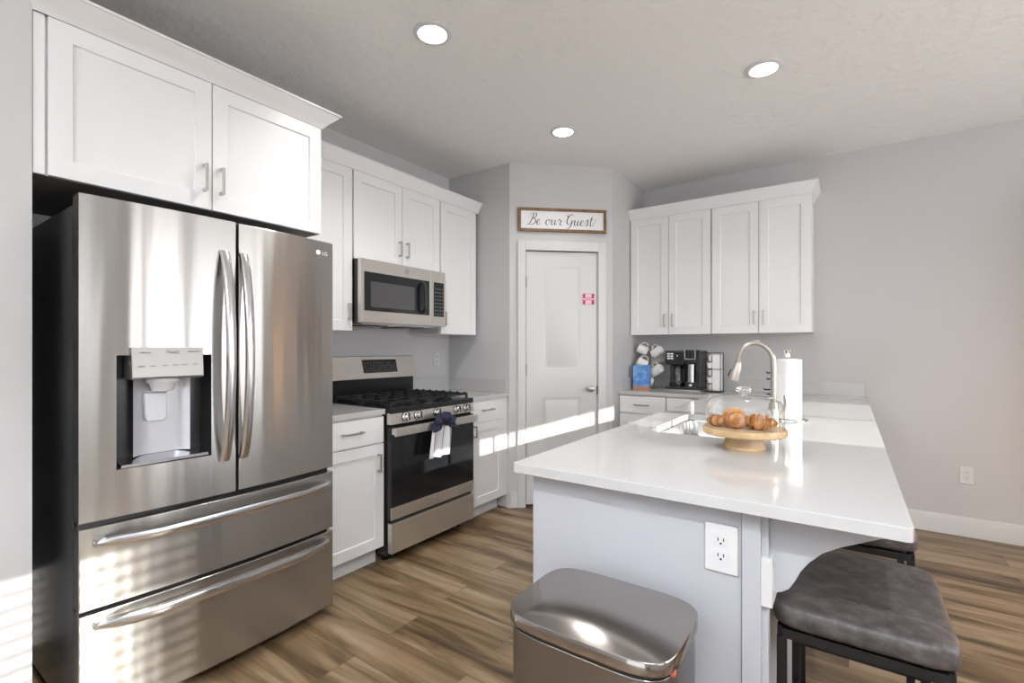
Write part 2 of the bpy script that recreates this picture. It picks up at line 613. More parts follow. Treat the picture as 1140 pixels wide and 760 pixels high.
while z < WA[3] - .02:
    box(bm, -.024, .024, WA[0], WA[1], -.0015, .0015, Matrix.Translation((RX + .024, 0, z)) @ Matrix.Rotation(.22, 4, 'Y')); z += 0.050
box(bm, RX, RX + .05, WA[0], WA[1], WA[3] - .04, WA[3] - .001)
bl = settle(obj('window_blind', bm, 'white'))
tag(bl, 'white horizontal slat blind hanging in the window opposite the fridge', 'blind')
bm = B()
for a, b, c, d in ((-.8, 1.4, .02, .08), (-.8, 1.4, 2.14, 2.2), (-.8, -.74, .08, 2.14), (1.34, 1.4, .08, 2.14), (.27, .33, .08, 2.14)):
    box(bm, a, b, RY - .09, RY - .05, c, d)
o = struct('window_3', bm, 'trim')  # unseen window added to light the room from behind
obj('pane', box(B(), -.74, 1.34, RY - .075, RY - .071, .08, 2.14), 'pane', o)

# baseboards
bm = B(); prism(bm, [(0, 0), (.016, 0), (.016, .10), (.010, .125), (.004, .13), (0, .13)], 0, RX - .107 - .02, Matrix(((0, 0, 1, .107), (-1, 0, 0, BY), (0, 1, 0, 0), (0, 0, 0, 1))))
struct('baseboard_back', bm, 'trim')
bm = B(); fbox(bm, FD, -.008, .062, 0, .125, 0, .014); fbox(bm, FD, .793, DL - .005, 0, .125, 0, .014)
struct('baseboard_pantry', bm, 'trim', 0.002)
struct('baseboard_pantry_left', box(B(), -2.232, -2.203, 3.124, 3.1395, 0, .125), 'trim', 0.001)
struct('baseboard_right', box(B(), RX - .014, RX, RY, BY - .02, 0, .125), 'trim', 0.002)

# pantry door, casing, knob, hinges
bm = B()
cw = .065
for a, b in ((DS0 - cw - .006, DS0 - .006), (DS1 + .006, DS1 + cw + .006)):
    fbox(bm, FD, a, b, 0, DH + .006 + .075, 0, .018)
fbox(bm, FD, DS0 - .006, DS1 + .006, DH + .006, DH + .081, 0, .018)
fbox(bm, FD, DS0 - .012, DS0 - .003, 0, DH + .012, -.10, .001)
fbox(bm, FD, DS1 + .003, DS1 + .012, 0, DH + .012, -.10, .001)
struct('trim_1', bm, 'trim', 0.002)

def panel_door_bm(F, wd, ht, th, panels):
    bm = B()
    us = sorted({0, wd, *[p[0] for p in panels], *[p[1] for p in panels]})
    vs = sorted({0, ht, *[p[2] for p in panels], *[p[3] for p in panels]})
    grid = {}
    def V(u, v, w_):
        k = (round(u, 5), round(v, 5), round(w_, 5))
        if k not in grid: grid[k] = bm.verts.new(F @ Vector((u, v, w_)))
        return grid[k]
    for a, b in zip(us, us[1:]):
        for c, d in zip(vs, vs[1:]):
            hit = [p for p in panels if p[0] <= a and b <= p[1] and p[2] <= c and d <= p[3]]
            if hit:
                prev = [(a, c), (b, c), (b, d), (a, d)]; pw = th
                for ins, dw in ((.012, -.008), (.030, -.008), (.045, -.002)):
                    cur = [(a + ins, c + ins), (b - ins, c + ins), (b - ins, d - ins), (a + ins, d - ins)]
                    for i in range(4):
                        j = (i + 1) % 4
                        bm.faces.new((V(*prev[i], pw), V(*prev[j], pw), V(*cur[j], th + dw), V(*cur[i], th + dw)))
                    prev = cur; pw = th + dw
                bm.faces.new([V(*p, pw) for p in prev])
            else:
                bm.faces.new((V(a, c, th), V(b, c, th), V(b, d, th), V(a, d, th)))
    bm.faces.new([V(*p, 0) for p in ((0, ht), (wd, ht), (wd, 0), (0, 0))])
    for (a, c), (b, d) in (((0, 0), (wd, 0)), ((wd, 0), (wd, ht)), ((wd, ht), (0, ht)), ((0, ht), (0, 0))):
        q = [bm.verts.new(F @ Vector(p)) for p in ((a, c, 0), (b, d, 0), (b, d, th), (a, c, th))]
        bm.faces.new(q)
    return bm
DW = DS1 - DS0
FDoor = FD @ Matrix.Translation((DS0, 0.018, -.045))
pd = struct('door_1', panel_door_bm(FDoor, DW, DH - .018, .038, [(.135, DW - .135, 1.07, 1.92), (.135, DW - .135, .24, .86)]), 'trim')
def knob(F, u, v, w0):
    K = F @ Matrix.Translation((u, v, w0))
    bm = B()
    lathe(bm, [(.030, 0), (.030, .006), (.013, .010), (.011, .032), (.022, .040), (.028, .052), (.025, .064), (.012, .070)], mtx=K, n=28)
    return bm
obj('door_handle', knob(FDoor, DW - .062, .925, .038), 'nickel', pd)
obj('strike_plate', fbox(B(), FD, DS1 - .003, DS1 + .006, .895, .965, -.010, .004), 'bronze', pd)
for hz in (1.80, 1.10, .32):
    obj('hinge', fbox(B(), FD, DS0 - .008, DS0 + .002, hz - .045, hz + .045, -.012, .008), 'bronze', pd, 0.001)

# door stop behind the peninsula end
# ------------------------------------------------------------ sign above the pantry door
FS = FD @ Matrix.Translation((0, 0, 0.001))
s0, s1, z0, z1 = .068, .792, 2.205, 2.392
sg = thing('framed_sign', 'long wooden framed sign reading Be our Guest above the pantry door', 'sign', tuple(FS @ Vector(((s0 + s1) / 2, z0, .0))))
obj('board', fbox(B(), FS, s0 + .015, s1 - .015, z0 + .015, z1 - .015, .002, .012), mat('sign_white_board', (0.80, .80, .82), .6), sg)
bm = B()
ft = .021
for a, b, c, d in ((s0, s1, z0, z0 + ft), (s0, s1, z1 - ft, z1), (s0, s0 + ft, z0 + ft, z1 - ft), (s1 - ft, s1, z0 + ft, z1 - ft)):
    fbox(bm, FS, a, b, c, d, 0, .024)
obj('frame', bm, 'signwood', sg, 0.0015)
# hand lettering: strokes
L = {
 'B': ([[(.02, .62), (.12, .90), (.30, .98), (.36, .80), (.22, .30), (.08, .0), (-.08, .05)], [(.30, .96), (.55, 1.0), (.62, .80), (.48, .58), (.28, .52), (.55, .48), (.62, .22), (.42, .0), (.20, .03)]], .72),
 'e': ([[(-.05, .12), (.12, .18), (.26, .34), (.20, .46), (.07, .38), (.04, .15), (.16, .0), (.40, .14)]], .42),
 'o': ([[(.22, .44), (.08, .38), (.04, .15), (.16, .0), (.30, .12), (.30, .32), (.20, .44), (.42, .40)]], .46),
 'u': ([[(-.05, .30), (.06, .44), (.05, .15), (.15, .0), (.30, .18), (.34, .44)], [(.34, .44), (.33, .12), (.40, .0), (.52, .12)]], .54),
 'r': ([[(-.05, .14), (.08, .46), (.14, .52), (.20, .40), (.32, .40), (.26, .12), (.34, .0), (.48, .12)]], .42),
 'G': ([[(.58, .80), (.46, .98), (.22, .86), (.06, .50), (.14, .14), (.34, .08), (.48, .30), (.52, .42)], [(.36, .42), (.56, .44)], [(.54, .44), (.46, .0), (.30, -.26), (.10, -.22)], [(.0, .9), (.1, .7), (.06, .5)]], .70),
 's': ([[(-.05, .10), (.14, .50), (.20, .52), (.22, .30), (.20, .05), (.08, .0), (.36, .12)]], .36),
 't': ([[(.16, .80), (.12, .40), (.12, .08), (.22, .0), (.38, .14), (.60, .70)], [(.0, .56), (.34, .62)]], .5),
}
bm = B()
def stroke(bm, pts, F, sc, ox, oy):
    P = smooth_path([(p[0], p[1], 0) for p in pts], 7)
    rows = []
    for i, p in enumerate(P):
        t = (P[min(i + 1, len(P) - 1)] - P[max(i - 1, 0)])
        if t.length < 1e-6: t = Vector((1, 0, 0))
        t.normalize()
        wd = (.030 + .055 * max(0, -t.y)) / 2
        if i in (0, len(P) - 1): wd *= .4
        nrm = Vector((-t.y, t.x, 0)) * wd
        rows.append([F @ Vector((ox + (q.x + q.y * .18) * sc, oy + q.y * sc, zz)) for q, zz in ((p + nrm, .0122), (p - nrm, .0122), (p - nrm, .0130), (p + nrm, .0130))])
    loft(bm, rows)
xx = s0 + .078
for ch, gap in zip('Be our Guest', [0] * 12):
    if ch == ' ': xx += .033; continue
    st, adv = L[ch]
    sc = .092 if ch in 'BG' else .094
    for s in st: stroke(bm, s, FS, sc, xx, z0 + .055)
    xx += adv * .088 + .0035
obj('lettering', bm, 'ink', sg)

# pink sticker on the door
FP = FDoor @ Matrix.Translation((0, 0, .038))
st = thing('door_sticker', 'small magenta and pale pink sticker on the white pantry door', 'sticker', tuple(FP @ Vector((.53, 1.60, 0))))
u0, u1, v0, v1 = .462, .568, 1.605, 1.700
obj('card', fbox(B(), FP, u0, u1, v0, v1, 0, .0012), 'pinkpale', st)
bm = B()
for a in (u0 + .008, u1 - .026):
    for c in (v0 + .006, v1 - .040):
        fbox(bm, FP, a, a + .018, c, c + .034, .0012, .0018)
for k in range(5):
    for c in (v0 + .001, v1 - .007): fbox(bm, FP, u0 + .008 + k * .021, u0 + .015 + k * .021, c, c + .006, .0012, .0018)
for k in range(4):
    for a in (u0, u1 - .006): fbox(bm, FP, a, a + .006, v0 + .014 + k * .020, v0 + .021 + k * .020, .0012, .0018)
fbox(bm, FP, u0 + .026, u1 - .026, v0 + .040, v0 + .044, .0012, .0018)
fbox(bm, FP, u0 + .026, u1 - .026, v0 + .056, v0 + .060, .0012, .0018)
obj('print', bm, 'pink', st)

# ------------------------------------------------------------ fridge
FY0, FY1 = 0.472, 1.400
FM = (FY0 + FY1) / 2
def fx(y, x0=-2.022, b=.028): return x0 + b * (1 - ((y - FM) / (FY1 - FM)) ** 2)
def fprism(bm, y0, y1, z0, z1, back=-2.088, n=14):
    ys = [y0 + (y1 - y0) * i / n for i in range(n + 1)]
    pts = [(back, y0)] + [(fx(y), y) for y in ys] + [(back, y1)]
    return prism(bm, pts, z0, z1)
fr = thing('refrigerator', 'large stainless steel french door refrigerator with water dispenser and two bottom drawers', 'refrigerator', (-2.45, FM, 0))
bm = box(B(), -2.80, -2.10, FY0 + .004, FY1 - .004, .03, 1.745)
obj('body', bm, 'darkside', fr, 0.004)
bm = B()
bm.free()
for y in (FY0 + .02, FY1 - .08): obj('hinge_cover', box(B(), -2.16, -2.045, y, y + .06, 1.745, 1.768), 'blackplastic', fr, 0.003)
bm = B(); box(bm, -2.75, -2.12, FY0 + .03, FY1 - .03, .0, .032)
obj('base_grille', bm, 'black', fr)
gy0, gy1, gz0, gz1 = .566, .853, .862, 1.246
bm = B()
fprism(bm, FY0, gy0, .705, 1.769, n=4); fprism(bm, gy1, .941, .705, 1.769, n=4)
fprism(bm, gy0, gy1, .705, gz0, n=8); fprism(bm, gy0, gy1, gz1, 1.769, n=8)
bmesh.ops.remove_doubles(bm, verts=bm.verts, dist=.0001)
ld = obj('door', bm, 'steel', fr)
rd = obj('door', fprism(B(), .953, FY1, .705, 1.769), 'steel', fr, 0.003)
# dispenser
bm = B()
xr = -2.075
loopo = [(fx(gy0), gy0, gz0), (fx(gy1), gy1, gz0), (fx(gy1), gy1, gz1), (fx(gy0), gy0, gz1)]
loopi = [(xr, gy0 + .006, gz0 + .02), (xr, gy1 - .006, gz0 + .02), (xr, gy1 - .006, gz1), (xr, gy0 + .006, gz1)]
a = [bm.verts.new((p[0] - .001, p[1], p[2])) for p in loopo]; b = [bm.verts.new(p) for p in loopi]
for i in range(4):
    j = (i + 1) % 4
    bm.faces.new((a[i], a[j], b[j], b[i]))
bm.faces.new(b)
obj('dispenser_recess', bm, 'blackplastic', ld, smooth=20)
bm = B()
n = 12
rows = []
for i in range(n + 1):
    t = i / n
    y = gy0 + .055 + (gy1 - gy0 - .11) * t
    x = xr + .004 + .030 * (2 * t - 1) ** 4
    rows.append([Vector((x, y, gz0 + .028)), Vector((x, y, 1.165))])
for r0, r1 in zip(rows, rows[1:]):
    v = [bm.verts.new(p) for p in (r0[0], r1[0], r1[1], r0[1])]
    bm.faces.new(v)
bmesh.ops.remove_doubles(bm, verts=bm.verts, dist=.0001)
obj('back_liner', bm, 'liner', ld)
bm = B(); prism(bm, [(xr, gz0 + .004), (fx(FM) - .006, gz0 + .004), (fx(FM) - .006, gz0 + .014), (xr, gz0 + .028)], gy0 + .01, gy1 - .01,
                Matrix(((1, 0, 0, 0), (0, 0, 1, 0), (0, 1, 0, 0), (0, 0, 0, 1))))
obj('drip_tray', bm, 'steel_bar', ld)
bm = B(); prism(bm, [(-2.068, 1.272), (-1.992, 1.272), (-1.984, 1.170), (-1.990, 1.163), (-2.068, 1.163)], .601, .822,
                Matrix(((1, 0, 0, 0), (0, 0, 1, 0), (0, 1, 0, 0), (0, 0, 0, 1))))
cp = obj('control_panel', bm, 'steel_panel', ld, 0.0015)
MT = Matrix(((0, 0, 1, -1.9895), (1, 0, 0, .722), (0, 1, 0, 1.256), (0, 0, 0, 1)))
bm = text_mesh('ThinQ', .016); bm.transform(MT); obj('lettering', bm, 'greyink', cp)
bm = B()
for k, (yy, zz, ww) in enumerate([(.628, 1.207, .020), (.662, 1.208, .018), (.698, 1.209, .016), (.730, 1.210, .020), (.762, 1.211, .018), (.794, 1.212, .012),
                                   (.690, 1.190, .012), (.714, 1.190, .012), (.744, 1.191, .012), (.63, 1.183, .03), (.640, 1.255, .03), (.79, 1.258, .04)]):
    box(bm, -1.9905, -1.9862, yy - ww / 2, yy + ww / 2, zz - .0016, zz + .0016)
obj('button_icons', bm, 'greyink', cp)
bm = B(); lathe(bm, [(.050, 0), (.052, .012), (.040, .022), (.034, .045), (.012, .050)], mtx=Matrix.Rotation(PI, 4, 'X') @ Matrix.Scale(.7, 4, (1, 0, 0)), cx=-2.036, cy=.708, cz=1.163)
obj('nozzle', bm, 'clearhandle', ld)
bm = B(); prism(bm, [(-.036, 1.11), (.036, 1.11), (.033, 1.02), (.024, 1.008), (-.024, 1.008), (-.033, 1.02)], -2.066, -2.048, Matrix(((0, 0, 1, 0), (1, 0, 0, .692), (0, 1, 0, 0), (0, 0, 0, 1))))
obj('paddle', bm, 'clearhandle', ld, 0.004)
# door handles: bowed vertical bars
def vhandle(yc):
    n = 28
    loops = []
    for i in range(n + 1):
        t = i / n
        z = .832 + (1.648 - .832) * t
        k = 1 - (2 * t - 1) ** 2
        x = fx(yc) + .008 + .058 * k ** .75
        hw = .0155
        loops.append([Vector((x - .012, yc - hw, z)), Vector((x + .003, yc - hw, z)), Vector((x + .007, yc - hw * .6, z)), Vector((x + .008, yc, z)), Vector((x + .007, yc + hw * .6, z)), Vector((x + .003, yc + hw, z)), Vector((x - .012, yc + hw, z))])
    bm = loft(B(), loops)
    for z in (.842, 1.638): box(bm, fx(yc) - .002, fx(yc) + .012, yc - .012, yc + .012, z - .010, z + .010)
    return bm
obj('door_handle', vhandle(.897), 'steel_bar', ld, smooth=50)
obj('door_handle', vhandle(.968), 'steel_bar', rd, smooth=50)
def hhandle(z):
    n = 26
    loops = []
    for i in range(n + 1):
        t = i / n
        y = .505 + (1.372 - .505) * t
        k = 1 - (2 * t - 1) ** 2
        x = fx(y) + .010 + .055 * min(1, k * 1.6) ** .7
        zz = z - .004 * (1 - k)
        h_ = .009 + .008 * min(1, k * 3)
        loops.append([Vector((x - .012, y, zz - h_)), Vector((x + .004, y, zz - h_)), Vector((x + .008, y, zz - h_ * .5)), Vector((x + .009, y, zz + h_ * .2)), Vector((x + .005, y, zz + h_ * .9)), Vector((x - .012, y, zz + h_))])
    bm = loft(B(), loops)
    for y in (.52, 1.357): box(bm, fx(y) - .002, fx(y) + .022, y - .014, y + .014, z - .014, z + .010)
    return bm
d1 = obj('drawer', fprism(B(), FY0, FY1, .418, .684), 'steel', fr, 0.003)
d2 = obj('drawer', fprism(B(), FY0, FY1, .052, .404), 'steel', fr, 0.003)
obj('drawer_handle', hhandle(.640), 'steel_bar', d1, smooth=50)
obj('drawer_handle', hhandle(.372), 'steel_bar', d2, smooth=50)
bm = B(); box(bm, -2.10, -2.06, FY0 + .006, FY1 - .006, .684, .706); box(bm, -2.10, -2.06, FY0 + .006, FY1 - .006, .403, .419); box(bm, -2.10, -2.0895, FY0 + .006, FY1 - .006, .05, 1.765)
obj('door_gasket', bm, 'black', fr)
# emblem on the right door
bm = text_mesh('LG', .024); bm.transform(Matrix(((0, 0, 1, fx(1.352) + .0012), (1, 0, 0, 1.352), (0, 1, 0, 1.712), (0, 0, 0, 1))))
lathe(bm, [(.011, -.0005), (.011, .0007)], mtx=Matrix(((0, 0, 1, fx(1.315) + .0008), (1, 0, 0, 1.316), (0, 1, 0, 1.714), (0, 0, 0, 1))), n=24)
obj('emblem', bm, 'lightink', rd)

# ------------------------------------------------------------ cabinets on the left wall
def crown_bm(path, prof, z0):
    """prof: (out, z) pairs; path: list of (point, outward dir) mitred stations"""
    loops = []
    for p, o in path:
        loops.append([Vector((p[0] + o[0] * q[0], p[1] + o[1] * q[0], z0 + q[1])) for q in prof])
    return loft(B(), loops)
PROF = lambda out, h: [(-.012, 0), (.001, 0), (.006, h * .12), (out * .35, h * .38), (out * .72, h * .68), (out * .9, h * .86), (out, h * .88), (out, h), (-.012, h)]

CX = -2.18
UX = -2.535
fc = thing('over_fridge_cabinet', 'deep white wall cabinet with two doors above the stainless refrigerator', 'cabinet', (-2.52, .92, 1.845))
bm = box(B(), LX + .002, CX - .020, .396, 1.451, 1.852, 2.405)
obj('carcass', bm, 'cab', fc, 0.001)
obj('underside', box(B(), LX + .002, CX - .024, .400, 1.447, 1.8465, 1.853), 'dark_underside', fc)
obj('filler_strip', box(B(), CX - .022, CX - .008, .396, .425, 1.846, 2.38), 'cab', fc, 0.001)
obj('face_frame', box(B(), CX - .022, CX - .019, .396, 1.451, 1.846, 2.36), 'cab', fc, 0.001)
cab_door(fc, F_LEFT(CX - .019, .432, 1.846), .501, .528, (.471, .125, True, .112))
cab_door(fc, F_LEFT(CX - .019, .937, 1.846), .505, .528, (.030, .125, True, .112))
obj('top_rail', box(B(), CX - .020, CX - .001, .396, 1.451, 2.3755, 2.41), 'cab', fc, 0.0005)
pr = PROF(.066, .0735)
bm = crown_bm([((CX - .40, .394), (0, -1)), ((CX, .394), (1, -1)), ((CX, 1.451), (1, 1)), ((LX + .001, 1.451), (0, 1))], pr, 2.364)
# trim the return against the short wall: keep it in front of the wall only
bm.free()
bm = crown_bm([((CX - .004, .394), (1, -.45)), ((CX, .3941), (1, -.45)), ((CX, 1.451), (1, 1)), ((UX + .052, 1.451), (0, 1))], pr, 2.3755)
obj('crown', bm, 'cab', fc, smooth=25)

TZ = 2.3865
def wall_cab(name, label, y0, y1, z0, doors, loc=None):
    c = thing(name, label, 'cabinet', ((LX + UX) / 2, (y0 + y1) / 2, z0))
    obj('carcass', box(B(), LX + .002, UX - .020, y0 + .001, y1 - .001, z0, 2.41), 'cab', c, 0.001)
    for a, b, h in doors:
        cab_door(c, F_LEFT(UX - .019, a, z0 + .002), b - a, TZ - z0 - .002, h)
    return c
wall_cab('wall_cabinet', 'white single door wall cabinet between refrigerator and microwave', 1.452, 1.898, 1.378, [(1.456, 1.893, (.407, .115, True, .105))])
wall_cab('wall_cabinet', 'short white two door wall cabinet mounted above the microwave', 1.900, 2.681, 1.832, [(1.904, 2.302, (.370, .115, True, .105)), (2.306, 2.677, (.034, .115, True, .105))])
wall_cab('wall_cabinet', 'white wall cabinet right of the microwave beside the grey pantry wall', 2.683, 3.110, 1.378, [(2.688, 3.106, (.030, .115, True, .105))])
bm = crown_bm([((UX, 1.4525), (1, 0)), ((UX, 3.138), (1, 0))], PROF(.045, .081), 2.388)
box(bm, LX + .002, UX - .003, 1.4525, 3.138, 2.411, 2.425)
cm = settle(obj('crown_molding', bm, 'cab', smooth=25))
tag(cm, 'white crown molding along the top of the cabinets over the microwave', 'molding')

def base_cab(label, y0, y1, door, drw, dh, hh, filler=None):
    c = thing('base_cabinet', label, 'cabinet', (-2.55, (y0 + y1) / 2, 0))
    bm = box(B(), LX + .002, -2.255, y0, y1, .105, .882)
    obj('carcass', bm, 'cab', c, 0.001)
    if filler: obj('filler_strip', box(B(), -2.256, -2.240, filler[0], filler[1], .105, .882), 'cab', c, 0.001)
    obj('toe_kick', box(B(), LX + .002, -2.315, y0, y1, 0, .106), 'cab', c, 0.001)
    F = F_LEFT(-2.254, door[0], .112)
    cab_door(c, F, door[1] - door[0], .603, hh)
    Fd = F_LEFT(-2.254, drw[0], .722)
    d = obj('drawer', fbox(B(), Fd, 0, drw[1] - drw[0], 0, .150, 0, .019), 'cab', c, 0.0015)
    obj('handle', pull_bm(Fd @ Matrix.Translation((0, 0, .019)), dh[0] - drw[0], dh[1] - .722, .13, False), 'nickel', d, 0.001)
    return c
base_cab('white base cabinet with drawer between refrigerator and range', 1.430, 1.892, (1.434, 1.888), (1.434, 1.888), (1.666, .801), (.410, .495, True, .105))
base_cab('white base cabinet with drawer right of the range beside the pantry', 2.664, 3.105, (2.690, 3.080), (2.690, 3.080), (2.872, .808), (.026, .550, True, .085), (2.664, 3.137))

def counter(label, y0, y1):
    t = thing('countertop', label, 'countertop', (-2.55, (y0 + y1) / 2, .884))
    obj('slab', box(B(), LX + .001, -2.228, y0, y1, .8835, .914), 'quartz', t, 0.002)
    return t
c1 = counter('short white quartz countertop between refrigerator and range', 1.425, 1.894)
obj('backsplash', box(B(), LX + .001, LX + .021, 1.425, 1.894, .914, 1.015), 'quartz', c1, 0.001)
c2 = counter('short white quartz countertop right of the range against the pantry wall', 2.662, 3.138)
obj('backsplash', box(B(), LX + .001, LX + .021, 2.662, 3.118, .914, 1.015), 'quartz', c2, 0.001)
obj('backsplash', box(B(), LX + .001, -2.236, 3.118, 3.138, .914, 1.015), 'quartz', c2, 0.001)

# ------------------------------------------------------------ range
RY0, RY1 = 1.898, 2.658
rg = thing('gas_range', 'stainless steel gas range with black oven glass and five knobs', 'range', (-2.5, (RY0 + RY1) / 2, 0))
FRG = F_LEFT(0, RY0, 0)
RW = RY1 - RY0
obj('body', box(B(), -2.84, -2.215, RY0 + .002, RY1 - .002, .045, .886), 'black', rg, 0.003)
bm = B()
for y in (RY0 + .05, RY1 - .05):
    for x in (-2.30, -2.75): obj('foot', lathe(B(), [(.018, 0), (.018, .05)], x, y, 0, 14), 'black', rg)
bm.free()
bm = box(B(), -2.84, -2.190, RY0, RY1, .884, .918)
obj('cooktop', bm, 'black', rg, 0.006, seg=3)
bm = B(); prism(bm, [(-2.22, .822), (-2.186, .822), (-2.196, .888), (-2.22, .888)], RY0, RY1, Matrix(((1, 0, 0, 0), (0, 0, 1, 0), (0, 1, 0, 0), (0, 0, 0, 1))))
ctl = obj('control_panel', bm, 'steel_warm', rg, 0.0015)
for ky in (2.015, 2.115, 2.283, 2.475, 2.575):
    K = Matrix.Translation((-2.190, ky, .857)) @ Matrix.Rotation(PI / 2 - .14, 4, 'Y')
    kb = lathe(B(), [(.027, 0), (.027, .006), (.0215, .008), (.021, .030), (.018, .034)], mtx=K, n=24)
    k = obj('knob', kb, 'steel_bar', rg)
    bm = B(); lathe(bm, [(.0285, -.001), (.0285, .004)], mtx=K, n=24)
    box(bm, -.022, .022, -.004, .004, .033, .036, K)
    obj('knob_trim', bm, 'black', k)
dr = obj('oven_door', box(B(), -2.222, -2.190, RY0 + .004, RY1 - .004, .262, .806), 'black', rg, 0.003)
obj('window_glass', box(B(), -2.192, -2.1855, RY0 + .006, RY1 - .006, .335, .802), 'blackglass', dr, 0.001)
bd = obj('lower_band', box(B(), -2.192, -2.1845, RY0 + .004, RY1 - .004, .263, .336), 'steel_warm', dr, 0.0015)
def emblem(F, u, v, w_, r=.016):
    bm = B()
    K = F @ Matrix.Translation((u, v, w_))
    for a, b in ((r, r * .86), ):
        lo = [[K @ Vector((q * math.cos(2 * PI * i / 28), q * math.sin(2 * PI * i / 28), zz)) for i in range(28)] for q, zz in ((a, 0), (a, .001), (b, .001), (b, 0))]
        loft(bm, lo, cap=False)
    t = text_mesh('GE', r * .95)
    t.transform(K @ Matrix.Translation((0, 0, .0006)))
    me = bpy.data.meshes.new('t'); t.to_mesh(me); t.free(); bm.from_mesh(me); bpy.data.meshes.remove(me)
    return bm
obj('emblem', emblem(F_LEFT(-2.1845, 0, 0), 2.282, .300, .0004, .018), 'greyink', bd)
bm = B()
box(bm, -2.158, -2.138, RY0 - .001, RY1 - .014, .757, .806)
for y in (RY0 + .008, RY1 - .046): box(bm, -2.19, -2.14, y, y + .028, .764, .800)
obj('handle', bm, 'steel_warm', dr, 0.004)
obj('storage_drawer', box(B(), -2.222, -2.183, RY0 + .004, RY1 - .004, .066, .242), 'steel_warm', rg, 0.003)
# backguard
P_ = Matrix(((1, 0, 0, 0), (0, 0, 1, 0), (0, 1, 0, 0), (0, 0, 0, 1)))
obj('back_riser', box(B(), -2.84, -2.79, RY0 + .010, RY1 - .010, .915, 1.062), 'black', rg, 0.002)
bm = B(); prism(bm, [(-2.845, 1.055), (-2.762, 1.055), (-2.765, 1.070), (-2.800, 1.212), (-2.845, 1.214)], RY0, RY1, P_)
bgd = obj('backguard', bm, 'steel_warm', rg, 0.003)
tl = math.atan2(.035, .142)
FB = Matrix.Translation((-2.781, 2.305, 1.140)) @ Matrix.Rotation(-tl, 4, 'Y') @ Matrix(((0, 0, 1, 0), (1, 0, 0, 0), (0, 1, 0, 0), (0, 0, 0, 1)))
dsp = obj('display', box(B(), -.140, .165, -.046, .050, -.002, .0035, FB), 'blackglass', bgd, 0.002)
bm = B()
for r in range(4):
    for c in range(13):
        if random.random() < .75: box(bm, -.123 + c * .022, -.113 + c * .022, -.034 + r * .019, -.031 + r * .019, .0035, .0040, FB)
obj('display_marks', bm, 'greyink', dsp)
# grates and burners
bm = B()
for (bx, by, r) in ((-2.36, 2.03, .045), (-2.62, 2.03, .036), (-2.36, 2.53, .048), (-2.62, 2.53, .036), (-2.49, 2.28, .042)):
    b = lathe(B(), [(r * 1.15, .916), (r * 1.1, .926), (r, .928), (r, .938), (r * .8, .941)], bx, by, 0, 24)
    obj('burner', b, 'castiron', rg)
bm.free()
for (a, b) in ((RY0 + .022, 2.150), (2.156, 2.402), (2.408, RY1 - .022)):
    bm = B()
    zt, zb = .953, .939
    x0, x1 = -2.755, -2.225
    for x in (x0, x1 - .012): box(bm, x, x + .012, a, b, zb, zt)
    for y in (a, b - .012): box(bm, x0, x1, y, y + .012, zb, zt)
    m_ = (a + b) / 2
    box(bm, x0, x1, m_ - .006, m_ + .006, zb, zt)
    for x in (-2.36, -2.49, -2.62): box(bm, x - .005, x + .005, a, b, zb, zt)
    for y in (a, b - .012, m_ - .006):
        for k in range(8):
            x = x0 + .02 + k * (x1 - x0 - .05) / 7
            box(bm, x, x + .014, y, y + .012, zt - .001, zt + .007)
    for x in (x0, x1 - .014):
        for y in (a, b - .014): box(bm, x, x + .014, y, y + .014, .916, zb + .002)
    obj('grate', bm, 'castiron', rg, 0.002)

# towel on the oven handle
tw = thing('kitchen_towel', 'hanging towel with gathered navy top and striped white skirt on the oven handle', 'towel', (-2.118, 2.29, .57))
bm = B()
ny, nz = 30, 14
uvl = bm.loops.layers.uv.new('UVMap')
grid = []
for j in range(nz + 1):
    t = j / nz
    z = .772 - .185 * t
    row = []
    for i in range(ny + 1):
        s = i / ny
        hw = .086 + .012 * t ** .6
        y = 2.262 + (2 * s - 1) * hw - .022 * t
        x = -2.122 + .009 * math.sin(s * 17) * (.4 + t) + .004 * math.sin(s * 7 + 1)
        row.append((bm.verts.new((x, y, z + .004 * math.sin(s * 9) * t)), s, t))
    grid.append(row)
for j in range(nz):
    for i in range(ny):
        q = [grid[j][i], grid[j][i + 1], grid[j + 1][i + 1], grid[j + 1][i]]
        f = bm.faces.new([k[0] for k in q])
        for lp, k in zip(f.loops, q): lp[uvl].uv = (k[1], k[2])
o = obj('striped_skirt', bm, 'towel', tw)
md = o.modifiers.new('cloth_thickness', 'SOLIDIFY'); md.thickness = .004
bm = B()
n1, n2 = 46, 8
rows = []
for j in range(n2 + 1):
    t = j / n2
    row = []
    for i in range(n1 + 1):
        s = i / n1
        ang = PI * (-.06 + 1.12 * s)
        R = .022 + .078 * t
        y = 2.283 - math.cos(ang) * R * (1.15)
        z = .770 + math.sin(ang) * R * .95 - .012 * (1 - abs(math.sin(ang))) * t
        x = -2.118 + .012 * math.sin(s * 34) * t + .020 * math.sin(PI * t) 
        row.append(bm.verts.new((x, y, z)))
    rows.append(row)
for j in range(n2):
    for i in range(n1):
        bm.faces.new((rows[j][i], rows[j][i + 1], rows[j + 1][i + 1], rows[j + 1][i]))
o = obj('navy_top', bm, 'navy', tw)
md = o.modifiers.new('cloth_thickness', 'SOLIDIFY'); md.thickness = .010

